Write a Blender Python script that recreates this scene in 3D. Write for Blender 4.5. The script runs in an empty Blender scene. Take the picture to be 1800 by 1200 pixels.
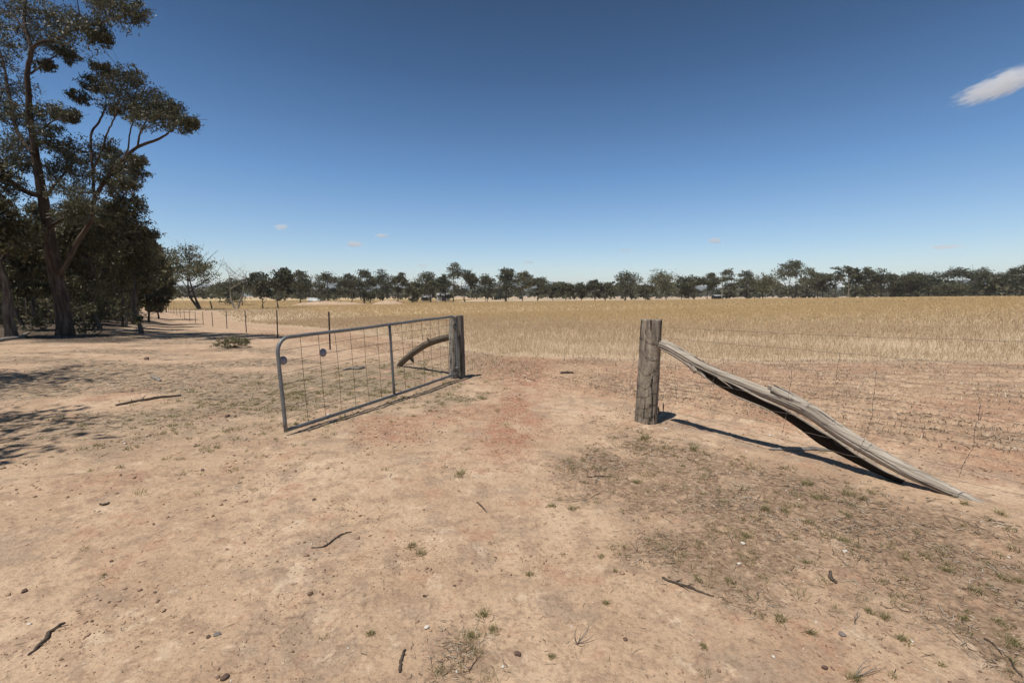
import bpy, math, random
import numpy as np
from mathutils import Vector

# ------------------------------------------------------------------ camera, world, sun, exposure
S = bpy.context.scene
COL = S.collection
R = math.radians
F = 800.0                                   # focal length in photo pixels (1800 wide)
EYE = 1.6
PITCH = math.atan(80 / F)

cam_d = bpy.data.cameras.new("camera")
cam = bpy.data.objects.new("camera", cam_d)
COL.objects.link(cam)
cam_d.sensor_width = 36
cam_d.lens = 36 * F / 1800
cam_d.clip_start = 0.05
cam_d.clip_end = 40000
cam.location = (0, 0, EYE)
cam.rotation_euler = (math.pi / 2 - PITCH, 0, 0)
S.camera = cam

SHX, SHY = 0.27, 0.27                       # shadow offset per metre of height
SUN_EL = math.atan(1 / math.hypot(SHX, SHY))
SUN_AZ = math.atan2(-SHX, -SHY)
world = bpy.data.worlds.new("World")
S.world = world
world.use_nodes = True
wn, wl = world.node_tree.nodes, world.node_tree.links
wn.clear()
w_out = wn.new("ShaderNodeOutputWorld")
w_bg = wn.new("ShaderNodeBackground")
w_bg.inputs["Strength"].default_value = 0.13
sky = wn.new("ShaderNodeTexSky")
sky.sky_type = 'NISHITA'
sky.sun_disc = False
sky.sun_elevation = SUN_EL
sky.sun_rotation = SUN_AZ % (2 * math.pi)
sky.altitude = 300
sky.air_density = 1.0
sky.dust_density = 0.6
sky.ozone_density = 1.6
# a polarised sky: deepens with height above the horizon
w_geo = wn.new("ShaderNodeTexCoord")
w_sep = wn.new("ShaderNodeSeparateXYZ")
w_ramp = wn.new("ShaderNodeValToRGB")
w_mul = wn.new("ShaderNodeMix")
w_mul.data_type = 'RGBA'
w_mul.blend_type = 'MULTIPLY'
w_mul.inputs[0].default_value = 1.0
cr = w_ramp.color_ramp
cr.elements[0].position = 0.0
cr.elements[0].color = (1.0, 1.0, 1.0, 1)
cr.elements[1].position = 0.62
cr.elements[1].color = (0.085, 0.175, 0.245, 1)
e = cr.elements.new(0.10); e.color = (0.72, 0.85, 0.96, 1)
e = cr.elements.new(0.24); e.color = (0.43, 0.67, 0.86, 1)
e = cr.elements.new(0.42); e.color = (0.205, 0.385, 0.53, 1)
wl.new(w_geo.outputs["Generated"], w_sep.inputs[0])
wl.new(w_sep.outputs["Z"], w_ramp.inputs[0])
wl.new(sky.outputs[0], w_mul.inputs[6])
wl.new(w_ramp.outputs[0], w_mul.inputs[7])
wl.new(w_mul.outputs[2], w_bg.inputs["Color"])
wl.new(w_bg.outputs[0], w_out.inputs["Surface"])

sun_d = bpy.data.lights.new("sun", 'SUN')
sun_d.energy = 4.5
sun_d.angle = R(0.5)
sun_d.color = (1.0, 0.955, 0.89)
sun = bpy.data.objects.new("sun", sun_d)
COL.objects.link(sun)
sun.rotation_euler = Vector((SHX, SHY, -1)).to_track_quat('-Z', 'Y').to_euler()
sun.location = (-20, -20, 60)

S.view_settings.view_transform = 'Standard'
S.view_settings.look = 'None'
S.view_settings.exposure = 0.08
S.view_settings.gamma = 1.0
try:
    S.cycles.use_denoising = True
    S.cycles.denoiser = 'OPENIMAGEDENOISE'
    S.cycles.max_bounces = 6
    S.cycles.diffuse_bounces = 3
    S.cycles.glossy_bounces = 2
    S.cycles.transmission_bounces = 2
    S.cycles.volume_bounces = 3
    S.cycles.transparent_max_bounces = 8
    S.cycles.caustics_reflective = False
    S.cycles.caustics_refractive = False
except Exception:
    pass

# ------------------------------------------------------------------ numeric helpers
def hash2(ix, iy, seed):
    h = (ix.astype(np.int64) * 374761393 + iy.astype(np.int64) * 668265263 + seed * 1442695041) & 0x7fffffff
    h = ((h ^ (h >> 13)) * 1274126177) & 0x7fffffff
    h = (h ^ (h >> 16)) & 0xffffff
    return h.astype(np.float64) / float(0xffffff)

def vnoise(x, y, seed=0):
    ix, iy = np.floor(x), np.floor(y)
    fx, fy = x - ix, y - iy
    ix = ix.astype(np.int64); iy = iy.astype(np.int64)
    ux = fx * fx * (3 - 2 * fx); uy = fy * fy * (3 - 2 * fy)
    a = hash2(ix, iy, seed); b = hash2(ix + 1, iy, seed)
    c = hash2(ix, iy + 1, seed); d = hash2(ix + 1, iy + 1, seed)
    return (a * (1 - ux) + b * ux) * (1 - uy) + (c * (1 - ux) + d * ux) * uy

def fbm(x, y, seed=0, octaves=4, gain=0.5):
    x = np.asarray(x, float); y = np.asarray(y, float)
    s = np.zeros(np.broadcast(x, y).shape); amp = 1.0; tot = 0.0
    for o in range(octaves):
        s = s + amp * vnoise(x * 2 ** o + 17.3 * o, y * 2 ** o - 9.1 * o, seed + o * 7)
        tot += amp; amp *= gain
    return s / tot

def sstep(a, b, x):
    t = np.clip((np.asarray(x, float) - a) / (b - a), 0, 1)
    return t * t * (3 - 2 * t)

# ------------------------------------------------------------------ terrain
_AZ = np.array([-180, -60, -47, -42, -37, -30, -22, -10, 0, 15, 30, 45, 60, 180.])
_SV = np.array([0, 0.1, 0.1, -0.35, -1.35, -1.55, -1.45, -1.05, -0.75, -0.35, 0.35, 1.15, 1.3, 0.])

def terrain(x, y):
    x = np.asarray(x, float); y = np.asarray(y, float)
    r = np.hypot(x, y)
    az = np.degrees(np.arctan2(x, y))
    s = np.interp(az, _AZ, _SV)
    h = s * sstep(8, 72, r)
    far = sstep(150, 600, r)
    return h * (1 - far) + (-1.0) * far

POST = np.array([1.716, 5.72])              # right strainer post
GPOST = np.array([-1.0, 8.75])              # gate post
FD = POST - GPOST
FD = FD / np.linalg.norm(FD)                # fence direction, towards the near right
FN = np.array([-FD[1], FD[0]])              # towards the paddock
CROP = np.array([(-60, 92), (-36, 58), (-22, 41), (-11, 26.5), (-5, 18.2), (-1.3, 12.6), (1.4, 11.5), (4.0, 10.8),
                 (8.0, 10.7), (11.8, 10.4), (24, 9.5), (50, 6)], float)

def d_fence(x, y):
    return (x - POST[0]) * FN[0] + (y - POST[1]) * FN[1]

def d_crop(x, y):
    """distance behind the crop edge (positive inside the crop)"""
    x = np.asarray(x, float); y = np.asarray(y, float)
    best = np.full(np.broadcast(x, y).shape, 1e9)
    for a, b in zip(CROP[:-1], CROP[1:]):
        d = b - a
        t = np.clip(((x - a[0]) * d[0] + (y - a[1]) * d[1]) / (d @ d), 0, 1)
        best = np.minimum(best, np.hypot(x - a[0] - t * d[0], y - a[1] - t * d[1]))
    edge = np.interp(x, CROP[:, 0], CROP[:, 1])
    return np.where(y > edge, best, -best)

def masks(x, y):
    x = np.asarray(x, float); y = np.asarray(y, float)
    dF, dC = d_fence(x, y), d_crop(x, y)
    n1 = fbm(x * 0.8, y * 0.8, 3, 4); n2 = fbm(x * 2.6, y * 2.6, 11, 4); n3 = fbm(x * 0.35 + 4, y * 0.35, 23, 3)
    r = np.hypot(x, y)
    wob = (n1 - 0.5) * 1.6
    crop = sstep(-0.4, 0.8, dC + wob * 0.6)
    crop = crop * (1 - sstep(178, 186, y + 0.0 * x))
    head = sstep(0.2, 1.1, dF + wob * 0.5) * (1 - crop)             # bare furrowed headland inside the fence
    # the red wheel track that comes in through the gateway
    tx = np.interp(y, [2.5, 4.2, 5.6, 7.5, 10, 14], [-0.6, -0.15, 0.05, -0.05, 0.1, 0.6])
    track = np.exp(-((x - tx) / (0.36 + 0.09 * np.maximum(y - 6, 0))) ** 2) * sstep(3.9, 5.2, y) * (1 - sstep(10.2, 12.0, y))
    red = np.clip(track * (0.25 + 0.9 * sstep(.35, .6, n2)) + head * (0.05 + 0.36 * sstep(.45, .65, n1)) * (1 - sstep(12, 40, r)), 0, 1)
    red = np.maximum(red, sstep(0.60, 0.74, n1) * sstep(3, 4.5, y) * (1 - sstep(8, 14, r)) * 0.55)
    # litter: lower right verge
    lx = np.interp(y, [1.4, 1.9, 2.4, 2.8, 3.2, 3.6, 4.4, 5.0], [1.55, 1.50, 1.10, 0.80, 0.55, 0.45, 0.55, 1.0])
    lit = sstep(-0.25, 0.55, x - lx + (n2 - 0.5) * 1.3 + (n1 - 0.5) * 0.6) * (1 - sstep(-0.75, -0.15, dF + (n2 - 0.5) * 0.8))
    lit = lit * (0.5 + 0.5 * sstep(0.36, 0.52, n2))
    lit = np.maximum(lit, sstep(0.42, 0.6, n1) * np.exp(-(((x - 0.95) / 0.7) ** 2 + ((y - 4.5) / 0.5) ** 2)) * 0.7)
    lit = np.maximum(lit, np.exp(-(((x + 0.21) / 0.13) ** 2 + ((y - 1.86) / 0.16) ** 2)) * 0.9)
    # weedy patch behind and under the gate
    gx = x + 2.8; gy = y - 8.4
    weed = np.exp(-((gx * 0.92 - gy * 0.38) / 1.7) ** 2 - ((gx * 0.38 + gy * 0.92) / 2.7) ** 2) * sstep(0.22, 0.42, n2) * 1.0
    weed = np.maximum(weed, np.exp(-(((x + 0.80) / 0.55) ** 2 + ((y - 7.0) / 0.8) ** 2)) * sstep(0.35, 0.55, n2) * 0.8)
    # grey leaf strewn ground on the left towards the wood
    grey = sstep(0.36, 0.56, fbm(x * 0.35, y * 0.9, 41, 4)) * sstep(5.2, 8.5, np.hypot(x, y)) * sstep(1.0, 3.5, -x - 0.1 * y) * sstep(0.3, 1.5, -dF)
    wood = sstep(0.2, 1.8, -dF - 3.3 + (n1 - .5) * 2.5) * sstep(14.8, 17.2, y + (n1 - .5) * 3)  # woodland floor: its dark litter colour also stands in for crown shade
    t = np.clip(dF / np.maximum(dF - dC, 0.5), 0, 1)
    rowph = t * 19 + (n1 - 0.5) * 0.35
    row = head * sstep(0.08, 0.22, t) * (0.5 + 0.5 * np.cos(2 * np.pi * rowph)) ** 2 * (0.62 + 0.38 * sstep(0.42, 0.58, fbm(x * 1.1, y * 1.1, 15, 3))) * (1 - sstep(18, 40, r))
    lit = np.maximum(lit, row * 1.0)
    return dict(t=t, rowph=rowph, row=row, dF=dF, dC=dC, crop=crop, head=head, red=red, lit=lit, weed=weed, grey=grey, wood=wood, n1=n1, n2=n2, n3=n3, track=track)

def micro(x, y, M=None):
    x = np.asarray(x, float); y = np.asarray(y, float)
    if M is None:
        M = masks(x, y)
    r = np.hypot(x, y)
    h = (M['n1'] - 0.5) * 0.05 + (M['n2'] - 0.5) * 0.022
    near = 1 - sstep(10, 24, r)
    fine = fbm(x * 9, y * 9, 51, 3)
    h = h + near * (fine - 0.5) * 0.017 * (1 + 0.8 * M['lit'] + 0.8 * M['head'] + 0.5 * M['red'])
    clod = np.clip(fbm(x * 26, y * 26, 61, 2) - 0.66, 0, 1) * near
    h = h + clod * (0.022 + 0.05 * M['red'])
    t, ph = M['t'], M['rowph']
    amp = M['head'] * sstep(0.06, 0.2, t) * (0.35 + 0.65 * sstep(0.25, 0.6, M['n3'])) * (1 - sstep(20, 45, r))
    h = h + amp * 0.050 * np.cos(2 * np.pi * ph)
    return h * (1 - sstep(40, 80, r))

def ground(x, y):
    x = np.atleast_1d(np.asarray(x, float)); y = np.atleast_1d(np.asarray(y, float))
    return terrain(x, y) + micro(x, y)

def gz(x, y):
    return float(ground(x, y)[0])

_cp, _sp = math.cos(PITCH), math.sin(PITCH)
def ray(px, py):
    a, b = (px - 900) / F, (600 - py) / F
    return np.array([a, _cp + b * _sp, -_sp + b * _cp])

def at(px, py, Y):
    """world point on the sight line of a photo pixel, Y metres ahead"""
    d = ray(px, py)
    return np.array([d[0] / d[1] * Y, Y, EYE + d[2] / d[1] * Y])

def gp(px, py):
    """where that sight line meets the terrain"""
    Y = np.concatenate([np.linspace(0.8, 40, 4000), np.linspace(40, 400, 4000)])
    d = ray(px, py)
    x = d[0] / d[1] * Y
    z = EYE + d[2] / d[1] * Y
    k = np.argmax(z < terrain(x, Y))
    return np.array([x[k], Y[k]])

def gp3(px, py, dz=0.0):
    p = gp(px, py)
    return np.array([p[0], p[1], gz(p[0], p[1]) + dz])

# ------------------------------------------------------------------ mesh helpers
def np_mesh(name, V, faces, attrs=None, smooth=False):
    """faces: list of (m,k) int arrays"""
    me = bpy.data.meshes.new(name)
    V = np.asarray(V, np.float32)
    faces = [np.asarray(f, np.int32) for f in faces if len(f)]
    me.vertices.add(len(V))
    me.vertices.foreach_set("co", V.ravel())
    nl = sum(f.size for f in faces); nf = sum(len(f) for f in faces)
    me.loops.add(nl)
    me.polygons.add(nf)
    me.loops.foreach_set("vertex_index", np.concatenate([f.ravel() for f in faces]))
    tot = np.concatenate([np.full(len(f), f.shape[1], np.int32) for f in faces])
    st = np.concatenate([[0], np.cumsum(tot)[:-1]]).astype(np.int32)
    me.polygons.foreach_set("loop_start", st)
    try:
        me.polygons.foreach_set("loop_total", tot)
    except Exception:
        pass
    if smooth:
        me.polygons.foreach_set("use_smooth", np.ones(nf, bool))
    for an, (kind, data) in (attrs or {}).items():
        at_ = me.attributes.new(an, kind, 'POINT')
        key = {'FLOAT_COLOR': 'color', 'FLOAT_VECTOR': 'vector', 'FLOAT': 'value'}[kind]
        at_.data.foreach_set(key, np.asarray(data, np.float32).ravel())
    me.update(calc_edges=True)
    me.validate()
    return me

class MB:
    """collects tubes, boxes and blocks into one mesh"""
    def __init__(self):
        self.V, self.Q, self.T, self.G, self.n = [], [], [], [], 0
    def add(self, V, quads=None, tris=None, grain=None):
        V = np.asarray(V, float)
        self.V.append(V)
        self.G.append(np.asarray(grain, float) if grain is not None else V * 1.0)
        if quads is not None and len(quads): self.Q.append(np.asarray(quads) + self.n)
        if tris is not None and len(tris): self.T.append(np.asarray(tris) + self.n)
        self.n += len(V)
    def tube(self, pts, rad, seg=8, cap=True, disp=None, flat=1.0, goff=0.0):
        P = np.asarray(pts, float)
        n = len(P)
        rad = np.broadcast_to(np.asarray(rad, float), (n,))
        tang = np.gradient(P, axis=0)
        tang /= np.linalg.norm(tang, axis=1)[:, None] + 1e-12
        ref = np.array([0, 0, 1.0]) if abs(tang[0][2]) < 0.9 else np.array([1.0, 0, 0])
        u = np.cross(ref, tang[0]); u /= np.linalg.norm(u)
        ang = np.linspace(0, 2 * np.pi, seg, endpoint=False)
        L = np.concatenate([[0], np.cumsum(np.linalg.norm(np.diff(P, axis=0), axis=1))])
        V = np.zeros((n, seg, 3)); G = np.zeros((n, seg, 3))
        for i in range(n):
            u = u - tang[i] * (u @ tang[i]); u /= np.linalg.norm(u) + 1e-12
            v = np.cross(tang[i], u)
            rr = rad[i] * (1 + (disp(ang, L[i]) if disp else 0))
            V[i] = P[i] + np.outer(np.cos(ang) * rr, u) + np.outer(np.sin(ang) * rr * flat, v)
            G[i] = np.stack([np.cos(ang) * rad[i] + goff, np.sin(ang) * rad[i] + goff * 1.7, np.full(seg, L[i] + goff * 3)], 1)
        k = np.arange((n - 1) * seg).reshape(n - 1, seg)
        k2 = np.roll(k, -1, axis=1)
        q = np.stack([k, k2, k2 + seg, k + seg], -1).reshape(-1, 4)
        V = V.reshape(-1, 3); G = G.reshape(-1, 3); t = []
        if cap:
            V = np.vstack([V, P[0], P[-1]]); G = np.vstack([G, [goff, goff, L[0]], [goff, goff, L[-1]]])
            c0, c1 = n * seg, n * seg + 1
            a = np.arange(seg); b = np.roll(a, -1)
            t = np.concatenate([np.stack([b, a, np.full(seg, c0)], 1), np.stack([a + (n - 1) * seg, b + (n - 1) * seg, np.full(seg, c1)], 1)])
        self.add(V, q, t, G)
    def box(self, c, size, rz=0.0, jit=0.0, rng=None):
        sx, sy, sz = [s / 2 for s in size]
        V = np.array([(x, y, z) for x in (-sx, sx) for y in (-sy, sy) for z in (-sz, sz)], float)
        if jit and rng is not None: V += rng.normal(0, jit, V.shape)
        ca, sa = math.cos(rz), math.sin(rz)
        V = np.stack([V[:, 0] * ca - V[:, 1] * sa, V[:, 0] * sa + V[:, 1] * ca, V[:, 2]], 1) + np.asarray(c)
        self.add(V, [(0, 1, 3, 2), (4, 6, 7, 5), (0, 4, 5, 1), (2, 3, 7, 6), (0, 2, 6, 4), (1, 5, 7, 3)])
    def build(self, name, mat, parent=None, smooth=True, loc=None):
        V = np.vstack(self.V); G = np.vstack(self.G)
        o0 = np.zeros(3)
        if parent is not None: o0 = np.array(parent.location)
        elif loc is not None: o0 = np.asarray(loc, float)
        fs = ([np.vstack(self.Q)] if self.Q else []) + ([np.vstack(self.T)] if self.T else [])
        me = np_mesh(name, V - o0, fs, {'grain': ('FLOAT_VECTOR', G)}, smooth)
        return link(name, me, mat, parent, None if parent is not None else o0)

def link(name, me, mat, parent=None, loc=None):
    o = bpy.data.objects.new(name, me)
    COL.objects.link(o)
    if mat is not None: me.materials.append(mat)
    if parent is not None: o.parent = parent
    elif loc is not None: o.location = loc
    return o

def tag(o, label=None, cat=None, group=None, kind=None):
    if label: o['label'] = label
    if cat: o['category'] = cat
    if group: o['group'] = group
    if kind: o['kind'] = kind
    return o

def empty(name, loc, label, cat, group=None):
    o = bpy.data.objects.new(name, None)
    COL.objects.link(o)
    o.location = loc
    o.empty_display_size = 0.2
    return tag(o, label, cat, group)

def smooth_path(pts, n):
    """Catmull-Rom through control points (any dimension)"""
    P = np.asarray(pts, float)
    P = np.vstack([2 * P[0] - P[1], P, 2 * P[-1] - P[-2]])
    out = []
    m = len(P) - 3
    for t in np.linspace(0, m - 1e-6, n):
        i = int(t); f = t - i
        a, b, c, d = P[i:i + 4]
        out.append(0.5 * ((2 * b) + (c - a) * f + (2 * a - 5 * b + 4 * c - d) * f * f + (-a + 3 * b - 3 * c + d) * f ** 3))
    return np.array(out)

# ------------------------------------------------------------------ materials
def new_mat(name):
    m = bpy.data.materials.new(name)
    m.use_nodes = True
    nt = m.node_tree
    return m, nt.nodes, nt.links, nt.nodes["Principled BSDF"]

class NB:
    """short node-building helper"""
    def __init__(self, nt):
        self.n, self.l = nt.nodes, nt.links
    def val(self, sock, v):
        if isinstance(v, (int, float)): sock.default_value = v
        elif isinstance(v, tuple): sock.default_value = v if len(v) != 3 or len(sock.default_value) == 3 else v + (1,)
        else: self.l.new(v, sock)
    def attr(self, name, out="Color"):
        a = self.n.new("ShaderNodeAttribute"); a.attribute_name = name
        return a.outputs[out]
    def noise(self, vec, scale, detail=4, rough=0.55, out="Fac"):
        t = self.n.new("ShaderNodeTexNoise")
        t.inputs["Scale"].default_value = scale; t.inputs["Detail"].default_value = detail; t.inputs["Roughness"].default_value = rough
        if vec is not None: self.l.new(vec, t.inputs["Vector"])
        return t.outputs[out]
    def voronoi(self, vec, scale, feature='F1', out="Distance"):
        t = self.n.new("ShaderNodeTexVoronoi"); t.feature = feature
        t.inputs["Scale"].default_value = scale
        if vec is not None: self.l.new(vec, t.inputs["Vector"])
        return t.outputs[out]
    def ramp(self, fac, stops, interp='LINEAR'):
        t = self.n.new("ShaderNodeValToRGB"); c = t.color_ramp; c.interpolation = interp
        for i, (p, col) in enumerate(stops):
            if i < 2: el = c.elements[i]; el.position = p
            else: el = c.elements.new(p)
            el.color = col + (1,) if len(col) == 3 else col
        self.l.new(fac, t.inputs[0])
        return t.outputs[0]
    def step(self, fac, a, b):
        t = self.n.new("ShaderNodeMapRange"); t.interpolation_type = 'SMOOTHSTEP'
        t.inputs[1].default_value = a; t.inputs[2].default_value = b
        self.l.new(fac, t.inputs[0])
        return t.outputs[0]
    def mix(self, fac, a, b, mode='MIX'):
        t = self.n.new("ShaderNodeMix"); t.data_type = 'RGBA'; t.blend_type = mode
        self.val(t.inputs[0], fac); self.val(t.inputs[6], a); self.val(t.inputs[7], b)
        return t.outputs[2]
    def math(self, op, a, b=0.0, clamp=False):
        t = self.n.new("ShaderNodeMath"); t.operation = op; t.use_clamp = clamp
        self.val(t.inputs[0], a); self.val(t.inputs[1], b)
        return t.outputs[0]
    def map(self, vec, scale):
        t = self.n.new("ShaderNodeMapping"); t.inputs["Scale"].default_value = scale
        self.l.new(vec, t.inputs[0])
        return t.outputs[0]
    def sep(self, col):
        t = self.n.new("ShaderNodeSeparateColor"); self.l.new(col, t.inputs[0])
        return t.outputs
    def bump(self, h, strength, dist, normal=None):
        t = self.n.new("ShaderNodeBump"); t.inputs["Strength"].default_value = strength; t.inputs["Distance"].default_value = dist
        self.l.new(h, t.inputs["Height"])
        if normal is not None: self.l.new(normal, t.inputs["Normal"])
        return t.outputs[0]

def mat_ground():
    m, n, l, p = new_mat("soil")
    b = NB(m.node_tree)
    pos = n.new("ShaderNodeNewGeometry").outputs["Position"]
    A = b.sep(b.attr("maska")); B = b.sep(b.attr("maskb"))
    red, lit, crop = A[0], A[1], A[2]
    grey, gold, pale = B[0], B[1], B[2]
    big = b.noise(pos, 0.9, 6, 0.6); mid = b.noise(pos, 5.0, 6, 0.62); fine = b.noise(pos, 38.0, 5, 0.65); tiny = b.noise(pos, 170, 3, 0.6)
    col = b.ramp(big, [(0.30, (0.376, 0.253, 0.165)), (0.50, (0.488, 0.340, 0.224)), (0.70, (0.568, 0.411, 0.281))])
    col = b.mix(b.math('MULTIPLY', b.step(mid, 0.50, 0.62), 0.80), col, (0.350, 0.240, 0.162))
    col = b.mix(b.math('MULTIPLY', b.step(b.noise(pos, 1.3, 7, 0.70), 0.51, 0.60), 0.55), col, (0.300, 0.222, 0.160))
    col = b.mix(b.math('MULTIPLY', b.step(b.noise(pos, 2.3, 7, 0.74), 0.54, 0.63), 0.55), col, (0.410, 0.232, 0.148))
    col = b.mix(b.math('MULTIPLY', b.step(b.noise(pos, 11.0, 6, 0.74), 0.55, 0.66), 0.60), col, (0.250, 0.160, 0.108))
    col = b.mix(b.math('MULTIPLY', b.step(b.noise(pos, 3.4, 6, 0.72), 0.55, 0.66), 0.65), col, (0.615, 0.474, 0.334))
    rf = b.math('MULTIPLY', red, b.math('ADD', b.step(mid, 0.32, 0.62), 0.35), True)
    col = b.mix(rf, col, b.ramp(fine, [(0.3, (0.295, 0.150, 0.095)), (0.7, (0.44, 0.250, 0.165))]))
    gf = b.math('MULTIPLY', grey, b.math('ADD', b.step(b.noise(pos, 7.0, 5, 0.7), 0.40, 0.62), 0.25), True)
    col = b.mix(gf, col, b.ramp(fine, [(0.3, (0.150, 0.112, 0.076)), (0.7, (0.270, 0.210, 0.145))]))
    lf = b.math('MULTIPLY', lit, b.math('ADD', b.step(b.noise(pos, 16.0, 5, 0.7), 0.36, 0.6), 0.3), True)
    col = b.mix(lf, col, b.ramp(fine, [(0.3, (0.185, 0.118, 0.076)), (0.72, (0.335, 0.232, 0.152))]))
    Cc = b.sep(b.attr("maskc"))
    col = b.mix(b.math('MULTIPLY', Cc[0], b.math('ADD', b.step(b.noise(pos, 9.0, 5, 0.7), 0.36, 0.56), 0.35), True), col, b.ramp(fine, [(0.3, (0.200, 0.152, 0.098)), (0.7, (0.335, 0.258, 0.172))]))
    col = b.mix(Cc[1], col, b.ramp(fine, [(0.3, (0.055, 0.041, 0.030)), (0.7, (0.125, 0.092, 0.065))]))  # dark leaf litter, with the trees' shade painted into its tone
    straw = b.mix(gold, b.ramp(mid, [(0.3, (0.44, 0.325, 0.21)), (0.7, (0.57, 0.44, 0.30))]),
                  b.ramp(mid, [(0.3, (0.46, 0.34, 0.185)), (0.7, (0.58, 0.44, 0.25))]))
    col = b.mix(crop, col, straw)
    col = b.mix(pale, col, (0.47, 0.37, 0.25))
    # grain and specks
    col = b.mix(0.75, col, b.ramp(fine, [(0.28, (0.58, 0.55, 0.53)), (0.48, (1, 1, 1)), (0.72, (1.18, 1.17, 1.15))]), 'MULTIPLY')
    col = b.mix(0.6, col, b.ramp(b.noise(pos, 95.0, 4, 0.7), [(0.30, (0.62, 0.59, 0.57)), (0.46, (1, 1, 1)), (0.72, (1.15, 1.15, 1.14))]), 'MULTIPLY')
    col = b.mix(b.math('MULTIPLY', b.step(tiny, 0.60, 0.70), 0.35), col, (0.16, 0.095, 0.062))
    vd = b.voronoi(pos, 22.0)
    spk = b.math('MULTIPLY', b.math('SUBTRACT', 1.0, b.step(vd, 0.10, 0.17)), b.step(b.noise(pos, 3.1, 3, 0.6), 0.48, 0.56))
    col = b.mix(b.math('MULTIPLY', spk, 0.7), col, b.mix(b.step(b.noise(pos, 9, 1), 0.45, 0.5), (0.20, 0.11, 0.07), (0.56, 0.45, 0.34)))
    l.new(col, p.inputs["Base Color"])
    p.inputs["Roughness"].default_value = 0.95
    p.inputs["Specular IOR Level"].default_value = 0.15
    n1 = b.bump(b.noise(pos, 14, 6, 0.68), 0.8, 0.025)
    n2 = b.bump(b.noise(pos, 75, 5, 0.7), 0.75, 0.007, n1)
    l.new(n2, p.inputs["Normal"])
    return m

def mat_island(name, stops, rough=0.8, trans=0.0, spec=0.2, attr_mix=None):
    """each loose piece takes its own colour from the ramp"""
    m, n, l, p = new_mat(name)
    b = NB(m.node_tree)
    g = n.new("ShaderNodeNewGeometry")
    col = b.ramp(g.outputs["Random Per Island"], stops)
    if attr_mix:
        col = b.mix(b.math('MULTIPLY', b.step(b.noise(g.outputs["Position"], attr_mix[0], 4), 0.42, 0.6), attr_mix[1]), col, attr_mix[2])
    l.new(col, p.inputs["Base Color"])
    p.inputs["Roughness"].default_value = rough
    p.inputs["Specular IOR Level"].default_value = spec
    if trans:
        out = n["Material Output"]
        t = n.new("ShaderNodeBsdfTranslucent"); mx = n.new("ShaderNodeMixShader")
        mx.inputs[0].default_value = trans
        l.new(col, t.inputs[0]); l.new(p.outputs[0], mx.inputs[1]); l.new(t.outputs[0], mx.inputs[2]); l.new(mx.outputs[0], out.inputs[0])
    return m

def mat_wood(name, dark, mid_, light, streak=38, crack=0.55, lichen=0.0, zs=0.045):
    m, n, l, p = new_mat(name)
    b = NB(m.node_tree)
    g = b.attr("grain", "Vector")
    sv = b.map(g, (1, 1, zs))
    sv2 = b.map(g, (1, 1, zs * 2.6))
    st = b.noise(sv, streak, 6, 0.7)
    st2 = b.noise(sv2, streak * 0.35, 5, 0.6)
    col = b.ramp(st, [(0.28, dark), (0.50, mid_), (0.68, light)])
    col = b.mix(b.math('MULTIPLY', b.step(st2, 0.45, 0.68), 0.55), col, tuple(0.55 * c for c in mid_))
    ck = b.step(b.noise(b.map(g, (1, 1, zs * 0.8)), streak * 0.9, 4, 0.55), 0.59, 0.64)
    col = b.mix(b.math('MULTIPLY', ck, crack), col, (0.018, 0.014, 0.011))
    if lichen:
        col = b.mix(b.math('MULTIPLY', b.step(b.noise(g, 26, 5, 0.7), 0.55, 0.64), lichen), col, (0.40, 0.38, 0.33))
        col = b.mix(b.math('MULTIPLY', b.step(b.noise(g, 17, 5, 0.7), 0.58, 0.66), lichen), col, (0.05, 0.042, 0.035))
    l.new(col, p.inputs["Base Color"])
    p.inputs["Roughness"].default_value = 0.9
    p.inputs["Specular IOR Level"].default_value = 0.15
    h = b.math('SUBTRACT', st, b.math('MULTIPLY', ck, 0.8))
    l.new(b.bump(h, 0.8, 0.012), p.inputs["Normal"])
    return m

def mat_bark(name, base, patch, dark, scale=3.0):
    m, n, l, p = new_mat(name)
    b = NB(m.node_tree)
    g = b.attr("grain", "Vector")
    st = b.noise(b.map(g, (1, 1, 0.18)), scale * 3, 5, 0.65)
    col = b.ramp(st, [(0.3, dark), (0.5, base), (0.72, patch)])
    l.new(col, p.inputs["Base Color"])
    p.inputs["Roughness"].default_value = 0.9
    p.inputs["Specular IOR Level"].default_value = 0.1
    l.new(b.bump(st, 0.7, 0.05), p.inputs["Normal"])
    return m

def mat_metal(name, col, rough=0.45, metallic=0.6, var=0.35):
    m, n, l, p = new_mat(name)
    b = NB(m.node_tree)
    pos = n.new("ShaderNodeNewGeometry").outputs["Position"]
    c = b.ramp(b.noise(pos, 14, 5, 0.7), [(0.3, tuple(x * (1 - var) for x in col)), (0.7, tuple(min(1, x * (1 + var)) for x in col))])
    l.new(c, p.inputs["Base Color"])
    p.inputs["Roughness"].default_value = rough
    p.inputs["Metallic"].default_value = metallic
    return m

def mat_plain(name, col, rough=0.85, var=0.2, scale=3.0):
    m, n, l, p = new_mat(name)
    b = NB(m.node_tree)
    pos = n.new("ShaderNodeNewGeometry").outputs["Position"]
    c = b.ramp(b.noise(pos, scale, 5, 0.65), [(0.3, tuple(x * (1 - var) for x in col)), (0.7, tuple(min(1, x * (1 + var)) for x in col))])
    l.new(c, p.inputs["Base Color"])
    p.inputs["Roughness"].default_value = rough
    p.inputs["Specular IOR Level"].default_value = 0.15
    return m

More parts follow.
